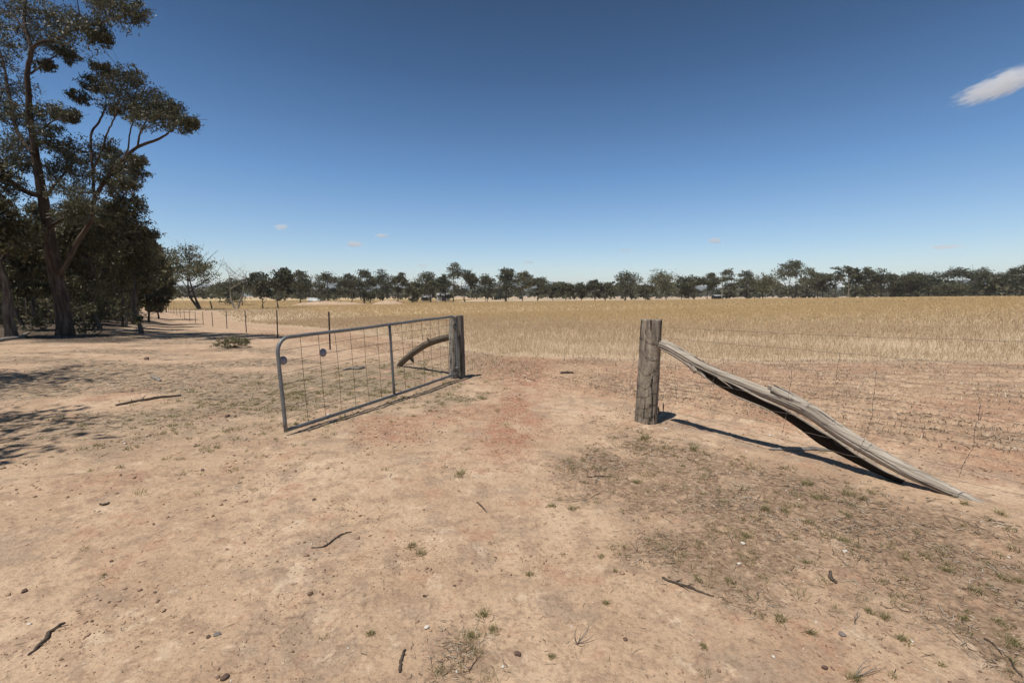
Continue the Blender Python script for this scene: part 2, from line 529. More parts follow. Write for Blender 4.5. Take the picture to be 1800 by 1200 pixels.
M = {}
M['soil'] = mat_ground()
M['leaf_near'] = mat_island("gum_leaf", [(0.0, (0.040, 0.042, 0.023)), (0.5, (0.080, 0.080, 0.044)), (0.85, (0.130, 0.124, 0.070)), (1.0, (0.165, 0.135, 0.08))], 0.48, 0.32, 0.4)
M['leaf_wood'] = mat_island("woodland_leaf", [(0.0, (0.045, 0.045, 0.023)), (0.5, (0.096, 0.090, 0.044)), (0.9, (0.165, 0.148, 0.074)), (1.0, (0.21, 0.16, 0.09))], 0.5, 0.34, 0.35)
M['leaf_far'] = mat_island("far_leaf", [(0.0, (0.066, 0.070, 0.044)), (0.5, (0.118, 0.118, 0.074)), (1.0, (0.19, 0.182, 0.118))], 0.65, 0.25, 0.2)
M['leaf_far_dark'] = mat_island("far_leaf_dark", [(0.0, (0.048, 0.050, 0.032)), (0.5, (0.084, 0.085, 0.053)), (1.0, (0.138, 0.134, 0.086))], 0.65, 0.22, 0.2)
M['leaf_far_olive'] = mat_island("far_leaf_olive", [(0.0, (0.082, 0.082, 0.046)), (0.5, (0.145, 0.138, 0.078)), (1.0, (0.23, 0.212, 0.128))], 0.65, 0.25, 0.2)
M['bark'] = mat_bark("gum_bark", (0.072, 0.053, 0.041), (0.145, 0.112, 0.088), (0.026, 0.020, 0.017))
M['bark_wood'] = mat_bark("woodland_bark", (0.095, 0.076, 0.062), (0.20, 0.17, 0.14), (0.03, 0.025, 0.02))
M['bark_pale'] = mat_bark("pale_bark", (0.26, 0.225, 0.18), (0.40, 0.36, 0.30), (0.10, 0.085, 0.07))
M['bark_far'] = mat_bark("far_bark", (0.060, 0.050, 0.042), (0.12, 0.10, 0.085), (0.03, 0.026, 0.022))
M['post'] = mat_wood("weathered_post_wood", (0.055, 0.042, 0.032), (0.275, 0.225, 0.170), (0.47, 0.395, 0.305), 26, 0.9, 0.45, 0.12)
M['log'] = mat_wood("silvered_log_wood", (0.130, 0.104, 0.080), (0.385, 0.328, 0.262), (0.55, 0.485, 0.405), 24, 0.8, 0.10, 0.06)
M['log_dark'] = mat_wood("shaded_split_wood", (0.05, 0.04, 0.03), (0.135, 0.108, 0.083), (0.23, 0.19, 0.15), 30, 0.6)
M['post_lichen'] = mat_wood("lichen_post_wood", (0.06, 0.05, 0.04), (0.27, 0.24, 0.20), (0.46, 0.42, 0.36), 30, 0.8, 0.85, 0.14)
M['post_slab'] = mat_wood("grey_slab_wood", (0.045, 0.038, 0.032), (0.165, 0.145, 0.122), (0.29, 0.26, 0.22), 34, 0.8, 0.0, 0.07)
M['brace'] = mat_wood("dark_brace_wood", (0.045, 0.036, 0.027), (0.135, 0.108, 0.080), (0.25, 0.205, 0.155), 34, 0.7)
M['stick'] = mat_wood("dead_stick_wood", (0.035, 0.026, 0.020), (0.095, 0.072, 0.055), (0.18, 0.145, 0.115), 90, 0.4)
M['stick_pale'] = mat_wood("bleached_stick_wood", (0.12, 0.10, 0.085), (0.27, 0.235, 0.20), (0.42, 0.38, 0.33), 90, 0.4)
def mat_gal():
    m, n, l, p = new_mat("galvanised_steel")
    b = NB(m.node_tree)
    pos = n.new("ShaderNodeNewGeometry").outputs["Position"]
    c = b.ramp(b.noise(pos, 9, 6, 0.75), [(0.30, (0.135, 0.140, 0.142)), (0.55, (0.20, 0.205, 0.205)), (0.72, (0.27, 0.275, 0.27))])
    rust = b.step(b.noise(pos, 5.0, 7, 0.75), 0.57, 0.66)
    c = b.mix(b.math('MULTIPLY', rust, 0.75), c, (0.115, 0.070, 0.045))
    l.new(c, p.inputs["Base Color"])
    p.inputs["Roughness"].default_value = 0.55
    l.new(b.math('MULTIPLY', b.math('SUBTRACT', 1.0, rust), 0.5), p.inputs["Metallic"])
    return m
M['gal'] = mat_gal()
M['mesh_wire'] = mat_metal("rusty_mesh_wire", (0.105, 0.078, 0.058), 0.6, 0.4, 0.4)
M['wire'] = mat_metal("fence_wire", (0.16, 0.13, 0.11), 0.55, 0.5, 0.4)
M['picket'] = mat_metal("picket_steel", (0.040, 0.034, 0.030), 0.6, 0.3, 0.4)
M['disc'] = mat_metal("disc_steel", (0.22, 0.215, 0.25), 0.55, 0.4, 0.15)
M['pebble'] = mat_island("pebble_stone", [(0.0, (0.16, 0.095, 0.064)), (0.3, (0.26, 0.160, 0.105)), (0.62, (0.36, 0.235, 0.158)), (0.93, (0.47, 0.33, 0.225)), (0.975, (0.56, 0.46, 0.36)), (1.0, (0.66, 0.60, 0.52))], 0.85)
M['litter'] = mat_island("dry_litter", [(0.0, (0.075, 0.050, 0.036)), (0.35, (0.17, 0.118, 0.080)), (0.62, (0.32, 0.245, 0.170)), (0.85, (0.50, 0.42, 0.31)), (1.0, (0.66, 0.58, 0.47))], 0.85)
M['grass'] = mat_island("short_grass", [(0.0, (0.145, 0.142, 0.052)), (0.5, (0.25, 0.225, 0.095)), (0.75, (0.34, 0.285, 0.145)), (1.0, (0.50, 0.41, 0.25))], 0.7, 0.35)
M['straw'] = mat_island("straw", [(0.0, (0.34, 0.23, 0.13)), (0.4, (0.55, 0.405, 0.25)), (0.8, (0.66, 0.515, 0.345)), (1.0, (0.74, 0.62, 0.46))], 0.7, 0.5, 0.2)
M['oats'] = mat_island("ripe_crop", [(0.0, (0.36, 0.25, 0.125)), (0.5, (0.60, 0.445, 0.24)), (0.85, (0.70, 0.54, 0.32)), (1.0, (0.76, 0.62, 0.41))], 0.7, 0.5, 0.2)
M['black_wood'] = mat_wood('near_black_wood', (0.006, 0.005, 0.005), (0.014, 0.012, 0.011), (0.030, 0.026, 0.022), 30, 0.6)  # near-black wood tone for the split half-log
M['rot_shade'] = mat_plain("rot_shade_wood", (.030, .022, .016), .95, .4, 30)
M['shrub'] = mat_island("grey_shrub_leaf", [(0.0, (0.10, 0.10, 0.045)), (0.5, (0.18, 0.165, 0.080)), (1.0, (0.28, 0.24, 0.14))], 0.7, 0.15)

# ------------------------------------------------------------------ the ground sheet
def build_ground():
    fine = np.radians(np.linspace(-58, 58, 1150))
    rest = np.radians(np.linspace(58, 302, 90)[1:-1])
    ang = np.concatenate([fine, rest])
    rad = np.concatenate([np.linspace(0.25, 1.3, 24)[:-1], np.geomspace(1.3, 40, 820)[:-1], np.geomspace(40, 12000, 150)])
    A, RR = np.meshgrid(ang, rad)
    X, Y = np.sin(A) * RR, np.cos(A) * RR
    mk = masks(X, Y)
    Z = terrain(X, Y) + micro(X, Y, mk)
    na, nr = len(ang), len(rad)
    V = np.stack([X, Y, Z], -1).reshape(-1, 3)
    k = np.arange(nr * na).reshape(nr, na)
    k2 = np.roll(k, -1, axis=1)
    q = np.stack([k[:-1], k[1:], k2[1:], k2[:-1]], -1).reshape(-1, 4)
    V = np.vstack([V, [0, 0, gz(0, 0)]])
    c = len(V) - 1
    t = np.stack([k[0], k2[0], np.full(na, c)], 1)
    gold = sstep(5, 24, mk['dC'] + (mk['n1'] - .5) * 9) * (mk['dC'] > 0)
    pale = sstep(182, 190, Y) * (1 - sstep(500, 900, np.hypot(X, Y))) * 0.75 * sstep(-50, -5, X)
    mk['crop'] = np.maximum(mk['crop'], sstep(90, 110, Y) * sstep(5, 40, -X) * (1 - sstep(400, 700, Y)))
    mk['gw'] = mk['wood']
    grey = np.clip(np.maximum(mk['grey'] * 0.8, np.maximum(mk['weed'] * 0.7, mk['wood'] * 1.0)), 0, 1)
    one = np.ones_like(X)
    def pack(*c3):
        d = np.stack(list(c3) + [one], -1).reshape(-1, 4)
        return np.vstack([d, [0, 0, 0, 1]])
    me = np_mesh("ground", V, [q, t], {'maskc': ('FLOAT_COLOR', pack(mk['weed'], mk['wood'], 0 * one)),'maska': ('FLOAT_COLOR', pack(mk['red'], mk['lit'], mk['crop'])),
                                       'maskb': ('FLOAT_COLOR', pack(grey, gold, pale))}, True)
    o = link("ground", me, M['soil'])
    tag(o, "bare sandy ground with red patches stretching to the horizon", "ground", kind='structure')
build_ground()

# ------------------------------------------------------------------ scattered ground cover (stuff)
ICO_V = None
def ico():
    global ICO_V
    t = (1 + 5 ** 0.5) / 2
    V = np.array([(-1, t, 0), (1, t, 0), (-1, -t, 0), (1, -t, 0), (0, -1, t), (0, 1, t), (0, -1, -t), (0, 1, -t), (t, 0, -1), (t, 0, 1), (-t, 0, -1), (-t, 0, 1)], float)
    V /= np.linalg.norm(V, axis=1)[:, None]
    T = np.array([(0, 11, 5), (0, 5, 1), (0, 1, 7), (0, 7, 10), (0, 10, 11), (1, 5, 9), (5, 11, 4), (11, 10, 2), (10, 7, 6), (7, 1, 8),
                  (3, 9, 4), (3, 4, 2), (3, 2, 6), (3, 6, 8), (3, 8, 9), (4, 9, 5), (2, 4, 11), (6, 2, 10), (8, 6, 7), (9, 8, 1)])
    return V, T

def wedge(rng, n, r0, r1, a0=-54, a1=54, power=0.0):
    """power 0: even on screen (log r); 1: even on the ground"""
    u = rng.random(n)
    r = r0 * (r1 / r0) ** u if power == 0 else np.sqrt(r0 ** 2 + u * (r1 ** 2 - r0 ** 2))
    a = np.radians(rng.uniform(a0, a1, n))
    return np.sin(a) * r, np.cos(a) * r

def build_gravel():
    rng = np.random.default_rng(5)
    x, y = wedge(rng, 150000, 1.1, 15)
    mk = masks(x, y)
    clump = fbm(x * 1.9, y * 1.9, 91, 4)
    prob = 0.05 + 0.55 * sstep(0.50, 0.68, clump) + 0.3 * mk['red'] + 0.10 * mk['head']
    prob = prob * (1 - 0.9 * mk['crop'])
    ok = rng.random(len(x)) < prob * 0.62
    x, y = x[ok], y[ok]
    r = np.hypot(x, y)
    s = rng.lognormal(math.log(0.0025), 0.50, len(x)) * np.clip(r / 2.6, 0.85, 2.4)
    s = np.minimum(s, 0.0125)
    V0, T0 = ico()
    n = len(x)
    V = V0[None] * (1 + rng.normal(0, 0.30, (n, 12, 1)))
    sc = np.stack([rng.uniform(.8, 1.5, n), rng.uniform(.7, 1.1, n), rng.uniform(.5, .85, n)], 1) * s[:, None]
    V = V * sc[:, None, :]
    th = rng.uniform(0, 6.28, n); c, sn = np.cos(th)[:, None], np.sin(th)[:, None]
    V = np.stack([V[..., 0] * c - V[..., 1] * sn, V[..., 0] * sn + V[..., 1] * c, V[..., 2]], -1)
    z = ground(x, y) + sc[:, 2] * 0.35
    V += np.stack([x, y, z], 1)[:, None, :]
    T = (T0[None] + (np.arange(n) * 12)[:, None, None]).reshape(-1, 3)
    o = link("gravel", np_mesh("gravel", V.reshape(-1, 3), [T]), M['pebble'])
    tag(o, "small brown pebbles and clods strewn over the bare soil", "gravel", kind='stuff')
build_gravel()

def strips(rng, x, y, z, length, width, pitch, yaw, bend=0.0):
    """flat-sided slivers lying on or near the ground: 4-sided tapering bars"""
    n = len(x)
    d = np.stack([np.cos(yaw) * np.cos(pitch), np.sin(yaw) * np.cos(pitch), np.sin(pitch)], 1)
    s = np.stack([-np.sin(yaw), np.cos(yaw), np.zeros(n)], 1)
    u = np.cross(d, s)
    c = np.stack([x, y, z], 1)
    out = []
    for f, wf in ((-0.5, 1.0), (0.0, 1.0), (0.5, 0.55)):
        m = c + d * (length * f)[:, None] + s * (bend * (length * (0.25 - f * f)))[:, None]
        for a, b_ in ((1, 0), (0, 1), (-1, 0), (0, -1)):
            out.append(m + s * (width * wf * a * 0.5)[:, None] + u * (width * wf * b_ * 0.35)[:, None])
    V = np.stack(out, 1)
    q = []
    for k in (0, 4):
        for j in range(4):
            q.append((k + j, k + (j + 1) % 4, k + 4 + (j + 1) % 4, k + 4 + j))
    q += [(3, 2, 1, 0), (8, 9, 10, 11)]
    Q = (np.array(q)[None] + (np.arange(n) * 12)[:, None, None]).reshape(-1, 4)
    return V.reshape(-1, 3), Q

def build_litter():
    rng = np.random.default_rng(8)
    x, y = wedge(rng, 260000, 1.1, 9)
    mk = masks(x, y)
    cl = fbm(x * 3.3, y * 3.3, 77, 3)
    ok = rng.random(len(x)) < mk['lit'] * (0.15 + 0.85 * sstep(0.35, 0.6, cl)) * 0.42 + 0.004 + 0.10 * mk['weed']
    x, y = x[ok], y[ok]
    x2, y2 = wedge(rng, 26000, 7, 34, -54, -22)
    m2 = masks(x2, y2)
    ok = rng.random(len(x2)) < m2['grey'] * 0.25 + m2['wood'] * 0.35
    x2, y2 = x2[ok], y2[ok]
    far = np.concatenate([np.zeros(len(x)), np.ones(len(x2))])
    x = np.concatenate([x, x2]); y = np.concatenate([y, y2])
    n = len(x)
    r = np.hypot(x, y)
    k = np.clip(r / 3.0, 0.8, 3.5)
    ln = rng.lognormal(math.log(0.028), 0.6, n) * np.where(far > 0, 2.2, k ** 0.5)
    w = rng.uniform(0.0014, 0.0040, n) * k
    z = ground(x, y) + w * 0.4 + rng.uniform(0, 0.004, n)
    V, Q = strips(rng, x, y, z, ln, w, rng.normal(0.03, 0.12, n), rng.uniform(0, 6.28, n), rng.normal(0, 0.5, n))
    o = link("leaf_litter", np_mesh("leaf_litter", V, [Q]), M['litter'])
    tag(o, "dry straw and leaf litter over the verge at lower right", "leaf litter", kind='stuff')
build_litter()

def blades(rng, x, y, z, h, w, lean, head=0.0):
    """upright tapering blades, two segments, optional drooping seed head"""
    n = len(x)
    a = rng.uniform(0, 6.28, n); f = rng.uniform(0, 6.28, n)
    dx, dy = np.cos(a) * lean * h, np.sin(a) * lean * h
    sx, sy = np.cos(f) * w * 0.5, np.sin(f) * w * 0.5
    lv = [(0.0, 0.0, 1.0), (0.55, 0.35, 0.8), (1.0, 1.0, 0.12)]
    P = []
    for t, b_, ww in lv:
        cx, cy, cz = x + dx * b_, y + dy * b_, z + h * t * (1 - 0.25 * lean * b_)
        P.append(np.stack([cx - sx * ww, cy - sy * ww, cz], 1)); P.append(np.stack([cx + sx * ww, cy + sy * ww, cz], 1))
    nv = 6
    q = [(0, 1, 3, 2), (2, 3, 5, 4)]
    if head:
        cx, cy, cz = x + dx, y + dy, z + h * (1 - 0.25 * lean)
        ex, ey = cx + np.cos(a) * head * h * 0.5, cy + np.sin(a) * head * h * 0.5
        ez = cz - head * h * rng.uniform(-0.4, 0.8, n)
        hx, hy = np.cos(f) * w * 1.5, np.sin(f) * w * 1.5
        P += [np.stack([cx, cy, cz + 0.01], 1), np.stack([(cx + ex) / 2 + hx, (cy + ey) / 2 + hy, (cz + ez) / 2], 1), np.stack([ex, ey, ez], 1),
              np.stack([(cx + ex) / 2 - hx, (cy + ey) / 2 - hy, (cz + ez) / 2], 1)]
        nv = 10
        q.append((6, 7, 8, 9))
    V = np.stack(P, 1).reshape(-1, 3)
    Q = (np.array(q)[None] + (np.arange(n) * nv)[:, None, None]).reshape(-1, 4)
    return V, Q

def tuft_points(rng, cx, cy, rad, n):
    a = rng.uniform(0, 6.28, n); r = rad * np.sqrt(rng.random(n))
    return cx + np.cos(a) * r, cy + np.sin(a) * r

def build_short_grass():
    rng = np.random.default_rng(13)
    x, y = wedge(rng, 9000, 1.3, 14)
    mk = masks(x, y)
    ok = rng.random(len(x)) < mk['lit'] * (1 - mk['head']) * 0.26 + mk['weed'] * 1.6 + 0.004 * (mk['crop'] < 0.1) * (1 - mk['head'])
    x, y = x[ok], y[ok]
    X, Y, H, W = [], [], [], []
    for cx, cy in zip(x, y):
        r = math.hypot(cx, cy)
        s = rng.lognormal(0, 0.35)
        n = int(rng.uniform(14, 34))
        px_, py_ = tuft_points(rng, cx, cy, 0.028 * s * max(1, r / 4) ** 0.8, n)
        X.append(px_); Y.append(py_); H.append(rng.uniform(.012, .045, n) * s); W.append(np.full(n, 0.0022 * max(1, r / 2.6)))
    X, Y, H, W = map(np.concatenate, (X, Y, H, W))
    V, Q = blades(rng, X, Y, ground(X, Y) - 0.003, H, W, 0.8)
    o = link("short_grass", np_mesh("short_grass", V, [Q]), M['grass'])
    tag(o, "sparse short green grass sprouting through the litter and behind the gate", "grass", kind='stuff')
build_short_grass()

def build_crop():
    rng = np.random.default_rng(21)
    VS, QS, VO, QO = [], [], [], []
    nS = nO = 0
    bands = [(9.5, 17, 300, 0.0055, 0.25), (17, 28, 150, 0.008, 0.29), (28, 62, 55, 0.014, 0.34), (62, 188, 6, 0.055, 0.38), (188, 300, 2.2, 0.12, 0.5)]
    for r0, r1, dens, w, h in bands:
        area = 0.5 * math.radians(104) * (r1 ** 2 - r0 ** 2)
        x, y = wedge(rng, int(area * dens), r0, r1, -52, 52, 1)
        dC = d_crop(x, y)
        n1 = fbm(x * 0.8, y * 0.8, 3, 3)
        n4 = fbm(x * 0.28, y * 0.28, 31, 3)
        keep = (dC + (n1 - 0.5) * 1.2 > 0) & ((y < 184) | (x < -25))
        dens_here = np.where(dC < 7, 0.45 + 0.5 * sstep(0.3, 0.6, n4), 0.8 + 0.2 * n4) * sstep(-0.2, 1.0, dC + (n1 - .5))
        keep &= rng.random(len(x)) < dens_here
        x, y, dC, n1 = x[keep], y[keep], dC[keep], n1[keep]
        hh = h * rng.uniform(0.55, 1.1, len(x)) * (0.75 + 0.25 * sstep(0, 8, dC))
        gold = rng.random(len(x)) < sstep(5, 26, dC + (n1 - 0.5) * 10)
        ww = w * rng.uniform(0.7, 1.4, len(x))
        z = ground(x, y) - 0.01
        for g, (V_, Q_) in ((False, (VS, QS)), (True, (VO, QO))):
            s = gold == g
            if not s.any(): continue
            V, Q = blades(rng, x[s], y[s], z[s], hh[s], ww[s], rng.uniform(0.12, 0.75, s.sum()), 0.28 if g else 0.16)
            off = nO if g else nS
            V_.append(V); Q_.append(Q + off)
            if g: nO += len(V)
            else: nS += len(V)
    tag(link("dry_straw", np_mesh("dry_straw", np.vstack(VS), [np.vstack(QS)]), M['straw']),
        "pale thin straw along the near edge of the paddock crop", "straw", kind='stuff')
    tag(link("ripe_crop", np_mesh("ripe_crop", np.vstack(VO), [np.vstack(QO)]), M['oats']),
        "ripe golden cereal crop filling the paddock as far as the trees", "crop", kind='stuff')
    # stubble left standing along the furrows of the headland
    x, y = wedge(rng, 150000, 4.5, 16, -30, 54, 1)
    mk = masks(x, y)
    ok = rng.random(len(x)) < mk['row'] ** 2.5 * 0.8 + mk['head'] * sstep(0.78, 1.0, mk['t']) * 0.14
    x, y = x[ok], y[ok]
    n = len(x)
    V, Q = blades(rng, x, y, ground(x, y) - 0.004, rng.uniform(0.02, 0.085, n), rng.uniform(0.004, 0.010, n), rng.uniform(0.3, 1.4, n))
    tag(link("stubble", np_mesh("stubble", V, [Q]), M['litter']), "short cut stubble standing along the furrows beside the crop", "stubble", kind='stuff')
build_crop()
# ------------------------------------------------------------------ hills and far woods
def build_hills():
    az = np.radians(np.linspace(-60, 60, 400))
    prof = np.array([0, .25, .6, .85, 1.0, .8, .45, 0])
    dep = np.array([3600, 3900, 4200, 4500, 4800, 5200, 5700, 6300.])
    crest = 60 + 95 * fbm(np.degrees(az) * 0.11 + 3, 0 * az, 7, 4) + 75 * np.exp(-((np.degrees(az) - 3) / 5) ** 2) * 0.6
    V = []
    for p_, d_ in zip(prof, dep):
        h = crest * p_ * (0.8 + 0.4 * fbm(np.degrees(az) * 0.5, az * 0 + d_ / 400, 12, 3))
        V.append(np.stack([np.sin(az) * d_, np.cos(az) * d_, h - 3], 1))
    V = np.concatenate(V)
    n = len(az); k = np.arange(7 * n).reshape(7, n)[:, :-1]
    q = np.stack([k, k + 1, k + n + 1, k + n], -1).reshape(-1, 4)
    o = link("hills", np_mesh("hills", V, [q], None, True), mat_plain("hill_scrub", (0.045, 0.055, 0.040), 0.95, 0.3, 0.01))
    tag(o, "low wooded hills on the horizon behind the trees", "hills", kind='structure')
build_hills()

def leaf_quads(rng, C, L, W, droop=0.35):
    """diamond leaves (or leaf sprays) at points C"""
    n = len(C)
    d = rng.normal(0, 1, (n, 3)); d[:, 2] -= droop * 1.6
    d /= np.linalg.norm(d, axis=1)[:, None]
    e = rng.normal(0, 1, (n, 3))
    w = np.cross(d, e); w /= np.linalg.norm(w, axis=1)[:, None] + 1e-9
    l_ = L * rng.uniform(0.6, 1.3, n)[:, None] * 0.5; w_ = W * rng.uniform(0.7, 1.3, n)[:, None] * 0.5
    V = np.stack([C - d * l_, C + w * w_ - d * l_ * 0.2, C + d * l_, C - w * w_ - d * l_ * 0.2], 1).reshape(-1, 3)
    return V, np.arange(4 * n).reshape(n, 4)

def clump_points(rng, clumps, subs, per, sig=0.20):
    """clumps: (x,y,z,rx,rz). Points gathered round sub-centres so the crown breaks into tufts with gaps"""
    out = []
    for (cx, cy, cz, rx, rz) in clumps:
        d = rng.normal(0, 1, (subs, 3)); d /= np.linalg.norm(d, axis=1)[:, None]
        s = d * (rng.random(subs) ** 0.45)[:, None] * [rx, rx, rz]
        p = np.repeat(s, per, axis=0) + rng.normal(0, 1, (subs * per, 3)) * [rx * sig, rx * sig, rz * sig * 1.1]
        out.append(p + [cx, cy, cz])
    return np.vstack(out)

def build_far_woods():
    rng = np.random.default_rng(31)
    cl = []
    for i in range(620):
        a = math.radians(rng.uniform(-37, 52)); r = rng.uniform(250, 900)
        gap = fbm(np.array([math.degrees(a) * 0.35]), np.array([r * 0.004]), 5, 2)[0]
        if gap < 0.36: continue
        x, y = math.sin(a) * r, math.cos(a) * r
        H = rng.uniform(7, 13) * (0.8 + r / 2500); z0 = float(terrain(x, y))
        for k in range(4):
            cl.append((x + rng.normal(0, H * .25), y + rng.normal(0, H * .25), z0 + H * rng.uniform(.25, .8), H * rng.uniform(.25, .4), H * .2))
    P = clump_points(rng, cl, 5, 9, 0.3)
    V, Q = leaf_quads(rng, P, 2.2, 1.3)
    o = link("far_woods", np_mesh("far_woods", V, [Q]), M['leaf_far'])
    tag(o, "scattered woods far beyond the paddock tree line", "woods", kind='stuff')
build_far_woods()

# ------------------------------------------------------------------ trees
def limb_path(a, b, rng, n=7, up=0.25, wig=0.05):
    a, b = np.asarray(a, float), np.asarray(b, float)
    L = np.linalg.norm(b - a)
    m1 = a + (b - a) * 0.35 + np.array([0, 0, -up * L * 0.4]) + rng.normal(0, wig * L, 3)
    m2 = a + (b - a) * 0.7 + np.array([0, 0, -up * L * 0.25]) + rng.normal(0, wig * L, 3)
    return smooth_path([a, m1, m2, b], n)

def gum_tree(name, label, x, y, H, Wd, seed, leaf='leaf_far', bark='bark_far', fork=0.38, low=0.35, nclump=16, cr_=0.17, subs=7, per=14,
             L=0.5, W=0.3, stems=1, lean=0.0, dead=0, flat=0.7, seg=5, r0=None, group=None, bare=False, cat='tree', offs=0.0, sig=0.2, umb=0.0):
    rng = np.random.default_rng(seed)
    z0 = gz(x, y)
    root = empty(name, (x, y, z0), label, cat, group)
    wood = MB()
    r0 = r0 or H * 0.021
    tips = []
    for s in range(stems):
        a = rng.uniform(0, 6.28); sp = (0.12 * H if stems > 1 else 0.0)
        bx, by = x + math.cos(a) * sp * 0.25, y + math.sin(a) * sp * 0.25
        top = np.array([bx + math.cos(a) * sp + lean * H * fork, by + math.sin(a) * sp, z0 + H * fork])
        mid = (np.array([bx, by, z0]) + top) / 2 + rng.normal(0, 0.012 * H, 3)
        up2 = top + np.array([rng.normal(0, .04 * H) + lean * H * .15, rng.normal(0, .04 * H), H * (0.92 - fork) * 0.75])
        P = smooth_path([(bx, by, z0 - 0.15), (bx + (mid[0] - bx) * .1, by, z0 + 0.25), mid, top, (top + up2) / 2 + rng.normal(0, .02 * H, 3), up2], 14)
        t = np.linspace(0, 1, 14)
        rs = r0 / math.sqrt(stems)
        wood.tube(P, rs * (1.0 + 0.6 * np.exp(-t * 14)) * (1 - 0.86 * t), seg, goff=rng.uniform(0, 9))
        tips.append((P, rs))
    clumps = []
    for k in range(nclump):
        a = rng.uniform(0, 6.28); rho = math.sqrt(rng.random()) * 0.80
        zt = H * (1 - 0.42 * rho ** 2); zb = H * (low + 0.06 * rng.random())
        u = rng.random() ** 0.65 if rng.random() > umb else rng.uniform(.86, 1.0)
        rx = Wd * cr_ * rng.uniform(0.75, 1.3)
        z = zb + (zt - zb) * u - rx * flat * 0.8
        z = max(z, zb * 0.9)
        cx = x + math.cos(a) * rho * (Wd / 2 - rx * 0.5) + lean * z + offs * Wd
        clumps.append((cx, y + math.sin(a) * rho * (Wd / 2 - rx * .5), z0 + z, rx, rx * flat))
    # one clump always makes the top
    clumps[0] = (x + lean * H + offs * Wd + rng.normal(0, .06 * Wd), y, z0 + H - Wd * cr_ * flat, Wd * cr_, Wd * cr_ * flat)
    targets = [np.array(c[:3]) for c in clumps]
    for k in range(dead):
        a = rng.uniform(0, 6.28)
        targets.append(np.array([x + math.cos(a) * Wd * rng.uniform(.2, .5), y + math.sin(a) * Wd * .3, z0 + H * rng.uniform(.75, 1.05)]))
    for i, tg in enumerate(targets):
        P, rs = tips[i % len(tips)]
        dz = tg[2] - P[:, 2]
        horiz = np.hypot(P[:, 0] - tg[0], P[:, 1] - tg[1])
        j = int(np.argmin(np.abs(dz - horiz * 0.8) + 100 * (P[:, 2] < z0 + H * fork * 0.7)))
        rb = rs * (1 - 0.86 * j / 13) * 0.55 + 0.008 * H * 0.2
        LP = limb_path(P[j], tg, rng)
        wood.tube(LP, np.linspace(rb, rb * 0.22, len(LP)), max(4, seg - 1), cap=False, goff=rng.uniform(0, 9))
        for q in range(4 if i >= len(clumps) or bare else 2):
            m = LP[rng.integers(3, len(LP) - 1)]
            e = m + rng.normal(0, 1, 3) * Wd * 0.09 + [0, 0, H * 0.05]
            wood.tube(limb_path(m, e, rng, 4), np.linspace(rb * 0.35, rb * 0.1, 4), 3, cap=False)
    wood.build("trunk", M[bark], root)
    if not bare:
        Pn = clump_points(rng, clumps, subs, per, sig)
        Pn = Pn[Pn[:, 2] > z0 + 0.15]
        V, Q = leaf_quads(rng, Pn, L, W)
        link("crown", np_mesh("crown", V - np.array([x, y, z0]), [Q]), M[leaf], root)
    return root

